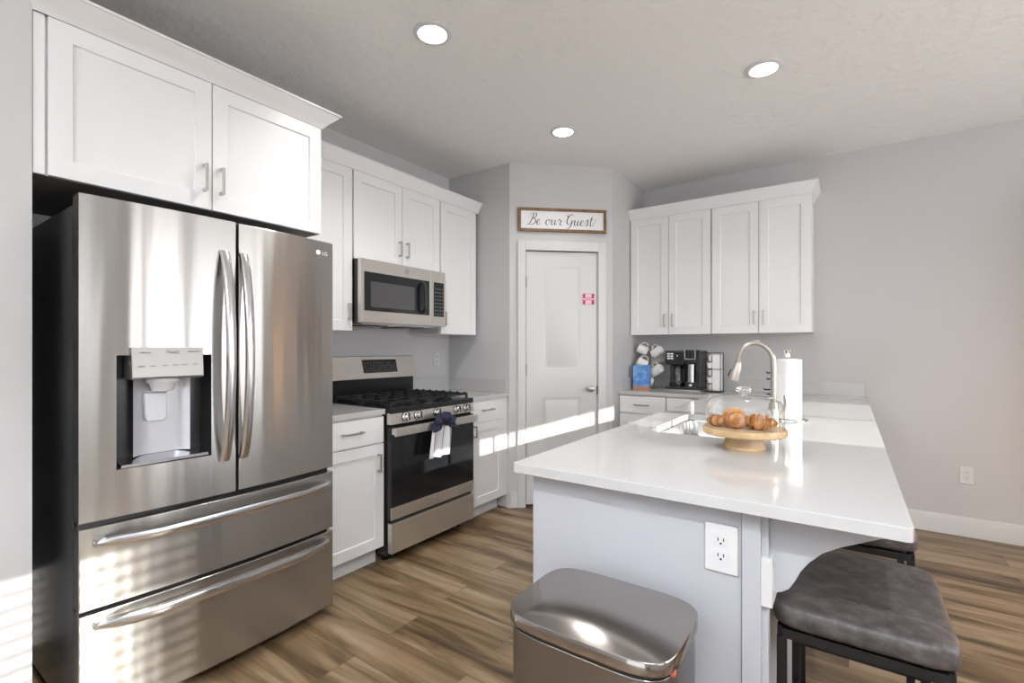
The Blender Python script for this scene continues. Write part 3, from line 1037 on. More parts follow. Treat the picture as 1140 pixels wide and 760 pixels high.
# ------------------------------------------------------------ microwave
mw = thing('microwave', 'stainless steel over the range microwave with black window and keypad', 'microwave', (-2.66, 2.28, 1.425))
MX = -2.460
obj('body', box(B(), LX + .002, MX - .032, 1.902, 2.660, 1.432, 1.828), 'black', mw, 0.002)
obj('vent_underside', box(B(), LX + .05, MX - .05, 1.95, 2.61, 1.420, 1.433), 'steel_bar', mw, 0.002)
bm = B()
bm.free()
for y in (2.00, 2.34): obj('filter', box(B(), -2.80, -2.56, y, y + .20, 1.414, 1.421), 'black', mw)
FMW = F_LEFT(MX, 0, 0)
obj('door', fbox(B(), FMW, 1.900, 2.500, 1.430, 1.828, -.032, 0), 'steel_warm', mw, 0.003)
obj('control_panel', fbox(B(), FMW, 2.502, 2.660, 1.430, 1.828, -.032, 0), 'steel_warm', mw, 0.003)
wn = obj('window', fbox(B(), FMW, 1.925, 2.488, 1.505, 1.748, -.002, .003), 'blackglass', mw, 0.001)
obj('window_mesh', fbox(B(), FMW, 1.972, 2.345, 1.530, 1.690, .003, .0036), mat('microwave_inner_mesh', (.075, .075, .08), .15), wn)
bm = B()
tube(bm, smooth_path([(MX + .002, 2.415, 1.520), (MX + .034, 2.415, 1.540), (MX + .040, 2.415, 1.62), (MX + .034, 2.415, 1.705), (MX + .002, 2.415, 1.728)]), .012, 12)
obj('handle', bm, 'blackplastic', mw)
kp = obj('keypad', fbox(B(), FMW, 2.535, 2.638, 1.500, 1.748, -.002, .003), 'blackglass', mw, 0.001)
bm = B()
for r in range(8):
    for c in range(4):
        fbox(bm, FMW, 2.545 + c * .024, 2.556 + c * .024, 1.515 + r * .026, 1.521 + r * .026, .003, .0036)
obj('keypad_marks', bm, 'greyink', kp)
obj('emblem', emblem(FMW, 2.276, 1.788, .0004, .017), 'greyink', mw)

# ------------------------------------------------------------ back wall cabinets
UY = 4.10
def back_cab(label, x0, x1, doors):
    c = thing('wall_cabinet', label, 'cabinet', ((x0 + x1) / 2, 4.26, 1.385))
    obj('carcass', box(B(), x0, x1, UY + .020, BY - .002, 1.387, 2.41), 'cab', c, 0.001)
    for a, b, h in doors:
        cab_door(c, F_BACK(a, UY + .019, 1.386), b - a, 2.392 - 1.386, h)
    return c
back_cab('white two door wall cabinet above the mugs and coffee maker', -1.588, -.911, [(-1.582, -1.252, (.300, .120, True, .105)), (-1.248, -.914, (.034, .120, True, .105))])
back_cab('white two door wall cabinet above the faucet at the open end of the back row', -.909, -.222, [(-.903, -.566, (.306, .120, True, .105)), (-.562, -.226, (.030, .120, True, .105))])
bm = crown_bm([((-1.5885, UY), (0, -1)), ((-.222, UY), (1, -1)), ((-.222, BY - .001), (1, 0))], PROF(.045, .086), 2.3935)
box(bm, -1.588, -.226, UY + .003, BY - .002, 2.411, 2.425)
cm = settle(obj('crown_molding', bm, 'cab', smooth=25))
tag(cm, 'white crown molding on top of the back wall cabinets', 'molding')

# base cabinets on the back wall
def back_base(label, x0, x1, handle):
    c = thing('base_cabinet', label, 'cabinet', ((x0 + x1) / 2, 4.14, 0))
    obj('carcass', box(B(), x0, x1, 3.872, BY - .002, .105, .882), 'cab', c, 0.001)
    obj('toe_kick', box(B(), x0, x1, 3.93, BY - .002, 0, .106), 'cab', c)
    F = F_BACK(x0 + .004, 3.871, .735)
    d = obj('drawer', fbox(B(), F, 0, x1 - x0 - .008, 0, .140, 0, .019), 'cab', c, 0.0015)
    if handle: obj('handle', pull_bm(F @ Matrix.Translation((0, 0, .019)), (x1 - x0) / 2 - .004, .07, .12, False), 'nickel', d, 0.001)
    cab_door(c, F_BACK(x0 + .004, 3.871, .112), x1 - x0 - .008, .613, None)
    return c
back_base('white drawer base cabinet below the mugs beside the pantry wall', -1.588, -1.195, True)
back_base('white base cabinet in the corner behind the sink below the coffee maker', -1.193, -.85, True)

# ------------------------------------------------------------ peninsula
PX0, PX1, PY0 = -.822, -.172, 1.300
pn = thing('peninsula', 'grey-white peninsula base with flat end panel and corner post under the long counter', 'cabinet', (-.5, 2.6, 0))
# hollow where the sink basin hangs: built from separate walls
bm = B()
box(bm, PX0 + .02, PX1, PY0, PY0 + .06, 0, .883)
box(bm, PX1 - .02, PX1, PY0, 3.87, 0, .883)
box(bm, PX0 + .02, PX0 + .04, PY0, 3.87, .10, .883)
box(bm, PX0 + .02, PX1, 3.85, BY - .002, 0, .883)
obj('carcass', bm, 'panel', pn, 0.001)
obj('end_panel', box(B(), PX0, -.216, PY0 - .006, PY0 + .002, 0, .8832), 'panel', pn, 0.001)
obj('toe_kick', box(B(), PX0 + .08, PX0 + .10, PY0 + .06, 3.86, 0, .12), 'panel', pn)
bm = B(); box(bm, -.214, PX1, PY0 - .018, PY0 + .03, 0, .8832)
obj('corner_post', bm, 'panel', pn, 0.002)
bm = B(); box(bm, PX1 - .002, PX1 + .014, PY0 + .0, PY0 + .030, 0, .8832)
obj('edge_trim', bm, 'panel', pn, 0.002)
for k in range(4):
    y0 = 1.37 + k * .62
    F = frame((PX0 + .019, y0 + .61, .112), (0, -1, 0), (-1, 0, 0))
    cab_door(pn, F, .605, .755, (.035 if k % 2 else .57, .66, True, .11))
# corbel under the overhang (carved board facing the room)
def corbel(y0, y1):
    cb = [(PX1, .883), (.088, .883), (.088, .856), (.058, .850), (.026, .834), (-.017, .813), (-.051, .791), (-.078, .762), (-.094, .738), (-.106, .711), (-.118, .690), (-.134, .678), (-.155, .670), (PX1, .670)]
    bm = B(); prism(bm, cb, -y1, -y0, Matrix(((1, 0, 0, 0), (0, 0, -1, 0), (0, 1, 0, 0), (0, 0, 0, 1))))
    return bm
for yy in (1.335, 3.3):
    c = obj('corbel', corbel(yy, yy + .042), 'panel', pn, 0.0015)
    if yy < 2:
        obj('corbel_block', box(B(), PX1, -.148, PY0 - .016, yy + .05, .655, .768), 'trim', c, 0.0015)

# L shaped quartz top with sink cutout
def rrect(x0, x1, y0, y1, r, n=6):
    out = []
    for cx, cy, a0 in ((x1 - r, y1 - r, 0), (x0 + r, y1 - r, 90), (x0 + r, y0 + r, 180), (x1 - r, y0 + r, 270)):
        for i in range(n + 1):
            a = math.radians(a0 + 90 * i / n)
            out.append((cx + r * math.cos(a), cy + r * math.sin(a)))
    return out
SX0, SX1, SY0, SY1 = -.715, -.335, 2.045, 2.700
outer = [(-1.589, BY - .001), (-1.589, 3.845), (-.860, 3.845)]
r = .012
outer += [(-.860, 1.232 + r), (-.860 + r * .3, 1.232 + r * .3), (-.860 + r, 1.232)]
outer += [(.107 - r, 1.232), (.107 - r * .3, 1.232 + r * .3), (.107, 1.232 + r), (.107, BY - .001)]
bm = B()
def edgeloop(pts, z):
    vs = [bm.verts.new((p[0], p[1], z)) for p in pts]
    return [bm.edges.new((vs[i], vs[(i + 1) % len(vs)])) for i in range(len(vs))]
es = edgeloop(outer, .914) + edgeloop(rrect(SX0, SX1, SY0, SY1, .05), .914)
bmesh.ops.triangle_fill(bm, use_beauty=True, use_dissolve=False, edges=es)
ext = bmesh.ops.extrude_face_region(bm, geom=list(bm.faces))
for v in [g for g in ext['geom'] if isinstance(g, bmesh.types.BMVert)]: v.co.z = .884
ct = thing('countertop', 'long L-shaped white quartz peninsula countertop with sink cutout', 'countertop', (-.4, 2.8, .884))
obj('slab', bm, 'quartz', ct, 0.002)
bm = B(); box(bm, -1.568, .095, BY - .021, BY - .001, .9142, 1.013)
obj('backsplash', bm, 'quartz', ct, 0.001)
obj('backsplash', box(B(), -1.589, -1.569, 3.86, BY - .001, .9142, 1.013), 'quartz', ct, 0.001)

# sink
bm = B()
lo = []
for (z, ins) in ((.9, -.012), (.882, -.012), (.882, 0), (.875, .002), (.72, .008), (.700, .022), (.695, .06)):
    if z == .9: continue
    lo.append([Vector((p[0], p[1], z)) for p in rrect(SX0 + ins, SX1 - ins, SY0 + ins, SY1 - ins, .05)])
loft(bm, lo, cap=False)
f = bm.faces.new([bm.verts.new(p) for p in lo[-1]])
bmesh.ops.remove_doubles(bm, verts=bm.verts, dist=.0001)
sk = obj('sink', bm, 'sink')
settle(sk)
tag(sk, 'undermount stainless steel sink set in the peninsula countertop', 'sink')
obj('drain', lathe(B(), [(.045, .6955), (.045, .698), (.030, .697), (.028, .6956)], (SX0 + SX1) / 2, 2.37, 0, 24), 'chrome', sk)

# faucet
FX, FY_ = -.272, 2.40
fa = thing('faucet', 'tall gooseneck brushed nickel kitchen faucet with pull down head at the sink', 'faucet', (FX, FY_, .914))
obj('base', lathe(B(), [(.030, .9142), (.030, .922), (.024, .930), (.021, .99), (.019, 1.03)], FX, FY_, 0, 28), 'nickel', fa)
path = [(FX, FY_, 1.0), (FX, FY_, 1.10), (FX, FY_, 1.19)]
for i in range(1, 15):
    a = PI * i / 15
    path.append((FX - .070 + .070 * math.cos(a), FY_, 1.205 + .088 * math.sin(a)))
path += [(FX - .142, FY_, 1.195)]
path = [Vector(p) for p in path]
obj('neck', tube(B(), path, .0125, 16), 'nickel', fa)
hd = [Vector((FX - .141, FY_, 1.205)), Vector((FX - .145, FY_, 1.182)), Vector((FX - .154, FY_, 1.155)), Vector((FX - .163, FY_, 1.125))]
obj('spray_head', tube(B(), hd, .015, 18, [.014, .019, .024, .025]), 'nickel', fa)
obj('spray_button', tube(B(), [(FX - .172, FY_, 1.172), (FX - .179, FY_, 1.155), (FX - .184, FY_, 1.143)], .005, 8), 'black', fa)
obj('lever', tube(B(), smooth_path([(FX + .016, FY_, .985), (FX + .038, FY_, .995), (FX + .046, FY_, 1.03), (FX + .044, FY_, 1.065)], 5), .0065, 10), 'nickel', fa)

# cake stand with dome, croissants
QX, QY = -.306, 1.880
cs = thing('cake_stand', 'round light wood pedestal cake stand holding croissants under glass', 'cake stand', (QX, QY, .914))
obj('pedestal', lathe(B(), [(.068, .9142), (.070, .920), (.060, .950), (.056, .966), (.056, .968)], QX, QY, 0, 48), 'acacia', cs)
obj('plate', lathe(B(), [(.054, .9665), (.132, .9665), (.136, .971), (.136, .986), (.134, .990), (.02, .990)], QX, QY, 0, 72), 'acacia', cs)
gd = thing('glass_dome', 'clear glass cake dome with round knob covering the croissants', 'dome', (QX, QY, .9905))
prof = [(.128, .9906), (.129, 1.02), (.128, 1.05), (.124, 1.072), (.113, 1.088), (.095, 1.096), (.06, 1.100), (.012, 1.102)]
obj('dome', lathe(B(), prof, QX, QY, 0, 64, cap=False), 'glass', gd)
bm = B()
lo = [[Vector((QX + q * math.cos(2 * PI * i / 64), QY + q * math.sin(2 * PI * i / 64), zz)) for i in range(64)] for q, zz in ((.127, .9906), (.130, .9906), (.130, .9945), (.127, .9945))]
lo.append(lo[0]); loft(bm, lo, cap=False)
obj('rim', bm, 'glass', gd)
obj('knob', lathe(B(), [(.002, 1.1015), (.012, 1.102), (.011, 1.107), (.020, 1.111), (.027, 1.119), (.026, 1.127), (.016, 1.133), (.004, 1.134)], QX, QY, 0, 28), 'solidglass', gd)

def croissant(label, loc, rot, L_, R_, curve, seed, squash=.85):
    n, m = 72, 26
    loops = []
    for i in range(n + 1):
        t = i / n
        a = (t - .5) * curve
        rad = L_ / curve
        c = Vector((math.sin(a) * rad, (1 - math.cos(a)) * rad, 0))
        tan = Vector((math.cos(a), math.sin(a), 0)); nr = Vector((-math.sin(a), math.cos(a), 0))
        env = (max(0.0, 1 - abs(2 * t - 1) ** 1.9)) ** .72 * .90 + .05
        ph = (abs(t - .5) * 2) * 3.4
        step = 1.0 - .30 * (ph - math.floor(ph))
        rr = R_ * env * step
        lp = []
        for k in range(m):
            b = 2 * PI * k / m
            q = c + nr * math.cos(b) * rr + Vector((0, 0, 1)) * (math.sin(b) * rr * squash)
            nz = noise.noise(q * 28 + Vector((seed, seed, 0)))
            q += (nr * math.cos(b) + Vector((0, 0, math.sin(b)))) * nz * .007 * env
            q.z = max(q.z, -R_ * .72)
            lp.append(q)
        loops.append(lp)
    bm = loft(B(), loops)
    o = obj('croissant', bm, 'croissant', smooth=60)
    zmin = min(v.co.z for v in o.data.vertices)
    o.data.transform(Matrix.Translation((0, 0, -zmin)))
    o.location = loc; o.rotation_euler = (0, 0, rot)
    return tag(o, label, 'croissant', 'croissants on the cake stand')
croissant('smallest golden croissant at the left of the cake stand', (QX - .084, QY - .036, .9905), 2.7, .078, .027, 1.2, 3)
croissant('tall middle croissant lying end-on in the cake stand', (QX - .026, QY - .030, .9905), 2.0, .145, .043, 1.3, 9, 1.0)
croissant('long croissant at the right of the cake stand near the faucet', (QX + .053, QY - .040, .9905), -.10, .120, .036, .9, 17, .9)

# paper towel
TX, TY = -.248, 2.73
pt = thing('paper_towel_holder', 'upright paper towel holder with round base and finial behind the faucet', 'holder', (TX, TY, .914))
obj('base', lathe(B(), [(.085, .9142), (.088, .918), (.086, .924), (.02, .927)], TX, TY, 0, 48), 'chrome', pt)
obj('rod', lathe(B(), [(.008, .926), (.008, 1.2155)], TX, TY, 0, 16), 'chrome', pt)
obj('finial', lathe(B(), [(.009, 1.2155), (.013, 1.219), (.010, 1.225), (.014, 1.236), (.021, 1.258), (.018, 1.262)], TX, TY, 0, 24), 'chrome', pt)
bm = B()
prof_ = [(.018, .928), (.061, .928), (.061, 1.214), (.018, 1.218)]
lo = [[Vector((TX + q * math.cos(2 * PI * i / 56), TY + q * math.sin(2 * PI * i / 56), zz)) for i in range(56)] for q, zz in prof_]
lo.append(lo[0]); loft(bm, lo, cap=False)
tag(settle(obj('paper_towel_roll', bm, 'paper')), 'white paper towel roll standing on its holder behind the faucet', 'paper towel')

# ------------------------------------------------------------ things on the back counter
# coffee maker
CZ0 = .9142
cmk = thing('coffee_maker', 'black two-way coffee maker with glass carafe and silver travel mug side', 'coffee maker', (-1.14, 4.22, CZ0))
cx0, cx1, cyf, cyb = -1.285, -.995, 4.115, 4.36
obj('base', box(B(), cx0, cx1, cyf, cyb, CZ0, CZ0 + .030), 'blackplastic', cmk, 0.006)
obj('base_trim', box(B(), cx0 - .003, cx1 + .003, cyf - .004, cyb, CZ0, CZ0 + .010), 'nickel', cmk, 0.002)
bm = box(B(), cx0, cx1, cyb - .10, cyb, CZ0 + .030, CZ0 + .335)
box(bm, cx1 - .040, cx1, cyf + .01, cyb - .09, CZ0 + .030, CZ0 + .335)
obj('housing', bm, 'blackplastic', cmk, 0.008)
obj('brew_head', box(B(), cx0, cx0 + .160, cyf + .005, cyb - .09, CZ0 + .215, CZ0 + .335), 'blackplastic', cmk, 0.010)
obj('brew_head', box(B(), cx0 + .162, cx1 - .032, cyf - .012, cyb - .09, CZ0 + .225, CZ0 + .345), 'blackplastic', cmk, 0.014)
bm = B()
F = F_BACK(0, cyf + .005, CZ0)
for r in range(3):
    for c in range(2): fbox(bm, F, cx0 + .018 + c * .028, cx0 + .040 + c * .028, .262 + r * .020, .275 + r * .020, 0, .002)
fbox(bm, F, cx0 + .098, cx0 + .108, .288, .298, 0, .002)
obj('button', bm, 'lightink', cmk)
F = F_BACK(0, cyf - .012, CZ0)
bm = B()
a0, a1, b0, b1 = cx0 + .165, cx0 + .255, .262, .345
for q in ((a0, a1, b0, b0 + .008), (a0, a1, b1 - .004, b1), (a0, a0 + .007, b0, b1), (a1 - .007, a1, b0, b1)): fbox(bm, F, *q, 0, .006)
obj('silver_bezel', bm, 'nickel', cmk, 0.002)
obj('display', fbox(B(), F, a0 + .007, a1 - .007, b0 + .008, b1 - .004, 0, .003), 'blackglass', cmk)
ca = obj('carafe', lathe(B(), [(.052, CZ0 + .034), (.060, CZ0 + .06), (.058, CZ0 + .11), (.045, CZ0 + .165), (.042, CZ0 + .19)], cx0 + .080, cyf + .07, 0, 32), 'glass', cmk)
obj('carafe_base', lathe(B(), [(.058, CZ0 + .031), (.061, CZ0 + .05), (.060, CZ0 + .062)], cx0 + .080, cyf + .07, 0, 32), 'black', cmk)
obj('carafe_lid', lathe(B(), [(.045, CZ0 + .185), (.046, CZ0 + .205), (.02, CZ0 + .212)], cx0 + .080, cyf + .07, 0, 32), 'black', cmk)
obj('carafe_handle', tube(B(), smooth_path([(cx0 + .118, cyf + .05, CZ0 + .185), (cx0 + .146, cyf + .03, CZ0 + .16), (cx0 + .146, cyf + .03, CZ0 + .09), (cx0 + .130, cyf + .045, CZ0 + .06)]), .007, 8), 'blackplastic', cmk)
obj('mug_column', lathe(B(), [(.030, CZ0 + .075), (.031, CZ0 + .20), (.032, CZ0 + .222)], cx0 + .210, cyf + .035, 0, 32), 'steel_bar', cmk)
obj('mug_stand', box(B(), cx0 + .168, cx0 + .252, cyf + .002, cyf + .09, CZ0 + .030, CZ0 + .074), 'blackplastic', cmk, 0.004)
obj('stand_badge', box(B(), cx0 + .200, cx0 + .222, cyf - .001, cyf + .003, CZ0 + .042, CZ0 + .058), 'lightink', cmk)

# pod rack
kx0, kx1, ky0, ky1 = -.958, -.846, 4.14, 4.25
kr = thing('pod_rack', 'black wire rack with coffee pods and white cup sleeve beside coffee maker', 'rack', ((kx0 + kx1) / 2, (ky0 + ky1) / 2, CZ0))
obj('base', box(B(), kx0 - .012, kx1 + .012, ky0 - .01, ky1 + .01, CZ0, CZ0 + .008), 'black', kr, 0.002)
bm = B()
for x in (kx0, kx1):
    for y in (ky0, ky1): tube(bm, [(x, y, CZ0 + .007), (x, y, CZ0 + .318)], .0028, 8)
for zz in (CZ0 + .318, CZ0 + .185):
    for a, b in (((kx0, ky0), (kx1, ky0)), ((kx1, ky0), (kx1, ky1)), ((kx1, ky1), (kx0, ky1)), ((kx0, ky1), (kx0, ky0))):
        tube(bm, [(*a, zz), (*b, zz)], .0026, 8)
for zz in [CZ0 + .06 * k + .02 for k in range(6)]:
    tube(bm, [(kx0 - .004, ky0 + .02, zz), (kx0 - .022, ky0 + .02, zz + .01), (kx0 - .022, ky0 + .06, zz + .01), (kx0 - .004, ky0 + .06, zz)], .002, 6)
obj('wire_frame', bm, 'black', kr)
obj('white_sleeve', box(B(), kx0 + .044, kx1 - .006, ky0 + .012, ky1 - .006, CZ0 + .009, CZ0 + .306), 'paper', kr, 0.008)
for k in range(5):
    zz = CZ0 + .012 + k * .060
    o = obj('coffee_pod', lathe(B(), [(.016, zz), (.021, zz + .040), (.023, zz + .042), (.023, zz + .045)], kx0 + .022, ky0 + .030, 0, 20), 'paper' if k % 2 else 'foil')
    settle(o)
    tag(o, ['white coffee pod at the bottom of the wire rack column', 'coffee pod second from the bottom of the wire rack', 'coffee pod in the middle of the wire rack column',
            'coffee pod second from the top of the wire rack', 'coffee pod at the top of the wire rack column'][k].replace('white ', ''), 'coffee pod', 'coffee pods in the wire rack')

# mug tree and mugs
tx, ty = -1.440, 4.235
mt = thing('mug_tree', 'metal mug tree holding white mugs in the corner by the pantry wall', 'mug tree', (tx, ty, CZ0))
obj('base', lathe(B(), [(.065, CZ0), (.067, CZ0 + .008), (.012, CZ0 + .014)], tx, ty, 0, 32), 'nickel', mt)
bm = tube(B(), [(tx, ty, CZ0 + .01), (tx, ty, CZ0 + .385)], .006, 10)
obj('pole', bm, 'nickel', mt)
spots = [(-.058, -.030, .340, 1.0, 'white mug tilted at the top left of the mug tree'),
         (.052, -.040, .322, -1.0, 'white mug tilted at the top right of the mug tree'),
         (-.050, -.060, .222, 1.0, 'white mug hanging at middle left of the mug tree above the blue box'),
         (.055, -.050, .165, -1.0, 'white mug hanging at lower right of the mug tree beside the coffee maker'),
         (.030, .050, .245, -1.0, 'white mug mostly hidden behind the middle of the mug tree'),
         (-.012, -.062, .066, 1.0, 'lowest white mug of the tree, half hidden by the blue box')]
for (dx, dy, dz, sgn, lb) in spots:
    obj('hook', tube(B(), smooth_path([(tx, ty, CZ0 + dz + .035), (tx + dx * .55, ty + dy * .55, CZ0 + dz + .040), (tx + dx * .8, ty + dy * .8, CZ0 + dz + .052)], 4), .003, 8), 'nickel', mt)
mg = thing('mug', spots[0][4], 'mug', (0, 0, 0), 0, 'white mugs on the mug tree')
prof = [(.022, -.044), (.034, -.042), (.038, -.036), (.040, .044), (.037, .044), (.035, -.034), (.002, -.038)]
obj('cup', lathe(B(), prof, n=36), 'ceramic', mg, world=False)
obj('handle', tube(B(), smooth_path([(.037, 0, .028), (.058, 0, .030), (.066, 0, .005), (.056, 0, -.020), (.038, 0, -.024)], 5), .0052, 10), 'ceramic', mg, world=False)
for i, (dx, dy, dz, sgn, lb) in enumerate(spots):
    o = mg if i == 0 else dup(mg, (0, 0, 0), label=lb)
    o.location = (tx + dx * 1.3, ty + dy * 1.15, CZ0 + dz + .004)
    o.scale = (1.02, 1.02, 1.02)
    tilt = math.radians(62)
    # the handle points up to the hook, the mouth leans outward and down
    o.rotation_euler = (Matrix.Rotation((PI + .5 if sgn > 0 else -.4), 4, 'Z') @ Matrix.Rotation(math.radians(-118), 4, 'Y')).to_euler()

# blue box
bb = thing('carton', 'blue printed carton with orange base band in front of the mug tree', 'box', (-1.515, 4.15, CZ0))
bm = box(B(), -.068, .068, -.030, .030, .028, .210); obj('body', bm, 'bluebox', bb, 0.0015, world=False)
bm = box(B(), -.0682, .0682, -.0302, .0302, 0, .030); obj('base_band', bm, 'orangeband', bb, 0.001, world=False)
bb.location = (-1.472, 4.080, CZ0)
# small dark wire rack seen behind the faucet neck
dk = thing('utensil_hook_rack', 'small black wire hook rack partly hidden behind the faucet neck', 'rack', (-.485, 4.22, CZ0))
bm = tube(B(), [(-.485, 4.22, CZ0), (-.485, 4.22, CZ0 + .185)], .004, 8)
for zz, ln in ((.165, .036), (.117, .034), (.034, .055)):
    tube(bm, [(-.485, 4.22, CZ0 + zz), (-.485 - ln, 4.21, CZ0 + zz), (-.485 - ln - .004, 4.21, CZ0 + zz + .010)], .006, 8)
box(bm, -.52, -.45, 4.18, 4.26, CZ0, CZ0 + .006)
obj('wire', bm, 'black', dk)

# ------------------------------------------------------------ outlets
def outlet(label, F, wd=.074, ht=.118, loc=(0, 0, 0)):
    o = thing('wall_outlet', label, 'outlet', loc)
    pl = obj('plate', fbox(B(), F, -wd / 2, wd / 2, -ht / 2, ht / 2, .0005, .0075), 'white', o, 0.003)
    for s in (-1, 1):
        bm = B()
        prism(bm, [(p[0], p[1]) for p in sellipse(.0175, .0145, .75, 28, 0, s * .0195)], .0072, .0092, F)
        sc = obj('socket', bm, 'white', o, 0.0005)
        bm = B()
        for u in (-.0065, .0065): fbox(bm, F, u - .0012, u + .0012, s * .0195 - .001, s * .0195 + .0075, .009, .0096)
        lathe(bm, [(.0028, .009), (.0028, .0096)], mtx=F @ Matrix.Translation((0, s * .0195 - .0065, 0)), n=14)
        obj('slot', bm, 'slot', sc)
    return o
F_ = F_BACK(-.262, PY0 - .006, .770)
outlet('white double outlet on the end panel of the peninsula', F_, .078, .122, (-.262, PY0 - .006, .71))
F_ = F_BACK(.652, BY, .413)
outlet('white double outlet low on the bare back wall near the baseboard', F_, loc=(.652, BY, .355))
F_ = F_LEFT(LX, 2.985, 1.180)
outlet('white double outlet on the wall right of the range above the countertop', F_, loc=(LX, 2.985, 1.12))

# ------------------------------------------------------------ trash can
KX0, KX1, KY0, KY1 = -.690, -.285, .925, 1.235
kx, ky = (KX0 + KX1) / 2, (KY0 + KY1) / 2
hx, hy = (KX1 - KX0) / 2, (KY1 - KY0) / 2
tc_ = thing('trash_can', 'rounded rectangular stainless steel trash can with closed lid beside the peninsula panel', 'trash can', (kx, ky, 0))
bm = loft(B(), [sellipse(hx - .006, hy - .006, .42, 96, kx, ky, .02), sellipse(hx - .006, hy - .006, .42, 96, kx, ky, .606)])
obj('body', bm, 'steel_can', tc_, 0.003)
bm = loft(B(), [sellipse(hx - .004, hy - .004, .42, 96, kx, ky, 0), sellipse(hx - .004, hy - .004, .42, 96, kx, ky, .022)])
obj('foot_ring', bm, 'blackplastic', tc_)
bm = loft(B(), [sellipse(hx - .009, hy - .009, .42, 96, kx, ky, .600), sellipse(hx - .009, hy - .009, .42, 96, kx, ky, .620)])
obj('rim', bm, 'blackplastic', tc_)
lo = [sellipse(hx, hy, .42, 96, kx, ky, .618), sellipse(hx, hy, .42, 96, kx, ky, .642), sellipse(hx - .002, hy - .002, .42, 96, kx, ky, .645)]
for k in range(1, 9):
    t = k / 9
    lo.append(sellipse((hx - .002) * (1 - t) , (hy - .002) * (1 - t), .42 + .5 * t, 96, kx, ky, .645 + .012 * (1 - (1 - t) ** 2)))
obj('lid', loft(B(), lo), 'steel_lid', tc_, smooth=40)
bm = B(); box(bm, KX1 - .012, KX1 - .003, .985, 1.000, .606, .617); obj('indicator', bm, 'red', tc_, 0.001)
obj('pedal', box(B(), kx - .10, kx + .10, KY0 - .035, KY0 + .01, .012, .030), 'blackplastic', tc_, 0.004)

# ------------------------------------------------------------ stools
def make_stool(label):
    t = thing('counter_stool', label, 'stool', (0, 0, 0), 0, 'backless counter stools')
    hx, hy, th = .182, .238, .038
    n, m = 64, 17
    loops = []
    for j in range(m):
        b = -PI / 2 + PI * j / (m - 1)
        cb, sb = math.cos(b), math.sin(b)
        sc = abs(cb) ** .30; zz = math.copysign(abs(sb) ** .55, sb) * th
        lp = []
        for p in sellipse(hx, hy, .24, n):
            x = p.x * sc; y = p.y * sc
            k = (y / hy) ** 2
            sad = .016 * k
            wr = .0035 * math.sin(x * 150) * max(0, k - .6) * (1 if zz > 0 else .3)
            nz = noise.noise(Vector((x * 9, y * 9, zz * 9))) * .004
            lp.append(Vector((x, y, .598 + zz + sad + wr + (nz if zz > 0 else 0))))
        loops.append(lp)
    obj('seat', loft(B(), loops), 'leather', t, world=False, smooth=70)
    q = .011
    bm = B()
    X, Y = .158, .200
    for s in (-1, 1):
        box(bm, -X, X, s * Y - q, s * Y + q, .548, .572)
        box(bm, s * X - q, s * X + q, -Y, Y, .548, .572)
    obj('top_frame', bm, 'leg', t, 0.0015, world=False)
    for sx in (-1, 1):
        for sy in (-1, 1):
            obj('leg', box(B(), sx * X - q, sx * X + q, sy * Y - q, sy * Y + q, 0, .549), 'leg', t, 0.0015, world=False)
    bm = B()
    for s in (-1, 1): box(bm, -X, X, s * Y - .008, s * Y + .008, .33, .348)
    for s in (-1, 1): box(bm, s * X - .008, s * X + .008, -Y, Y, .20, .218)
    obj('stretcher', bm, 'leg', t, 0.0015, world=False)
    return t
s1 = make_stool('nearest backless counter stool with worn dark grey leather seat and black metal legs')
s1.location = (.020, 1.585, 0)
s2 = dup(s1, (.014, 2.315, 0), 0, 'second grey leather counter stool farther back, mostly hidden under the countertop corner')

# ------------------------------------------------------------ ceiling downlights
def downlight(label):
    t = thing('recessed_light', label, 'ceiling light', (0, 0, CZ), 0, 'recessed ceiling lights')
    bm = B()
    lo = [[Vector((q * math.cos(2 * PI * i / 48), q * math.sin(2 * PI * i / 48), zz)) for i in range(48)] for q, zz in ((.088, -.0005), (.088, -.006), (.068, -.010), (.066, -.0005))]
    loft(bm, lo, cap=False)
    obj('trim_ring', bm, 'white', t, world=False)
    bm = lathe(B(), [(.067, -.004), (.067, -.0075), (.02, -.0085)], n=48)
    obj('lens', bm, 'lamp', t, world=False)
    return t
d0 = downlight('round recessed ceiling light above the range, nearest the refrigerator')
spots_ = [(-1.600, 1.640, None), (-.369, 2.848, 'round recessed ceiling light above the peninsula at the right'),
          (-1.595, 2.892, 'small looking round recessed ceiling light in front of the pantry door')]
for i, (x, y, lb) in enumerate(spots_):
    o = d0 if i == 0 else dup(d0, (0, 0, 0), label=lb)
    o.location = (x, y, CZ)
for i, (x, y) in enumerate([(-1.6, 1.64), (-.369, 2.848), (-1.595, 2.892)]):
    d = bpy.data.lights.new('downlight_glow', 'SPOT'); d.energy = (50, 12, 16)[i]; d.spot_size = math.radians(140); d.spot_blend = .8; d.shadow_soft_size = .07
    d.color = (1.0, .97, .94)
    o = bpy.data.objects.new('downlight_glow', d); COL.objects.link(o); o.location = (x, y, CZ - .03)

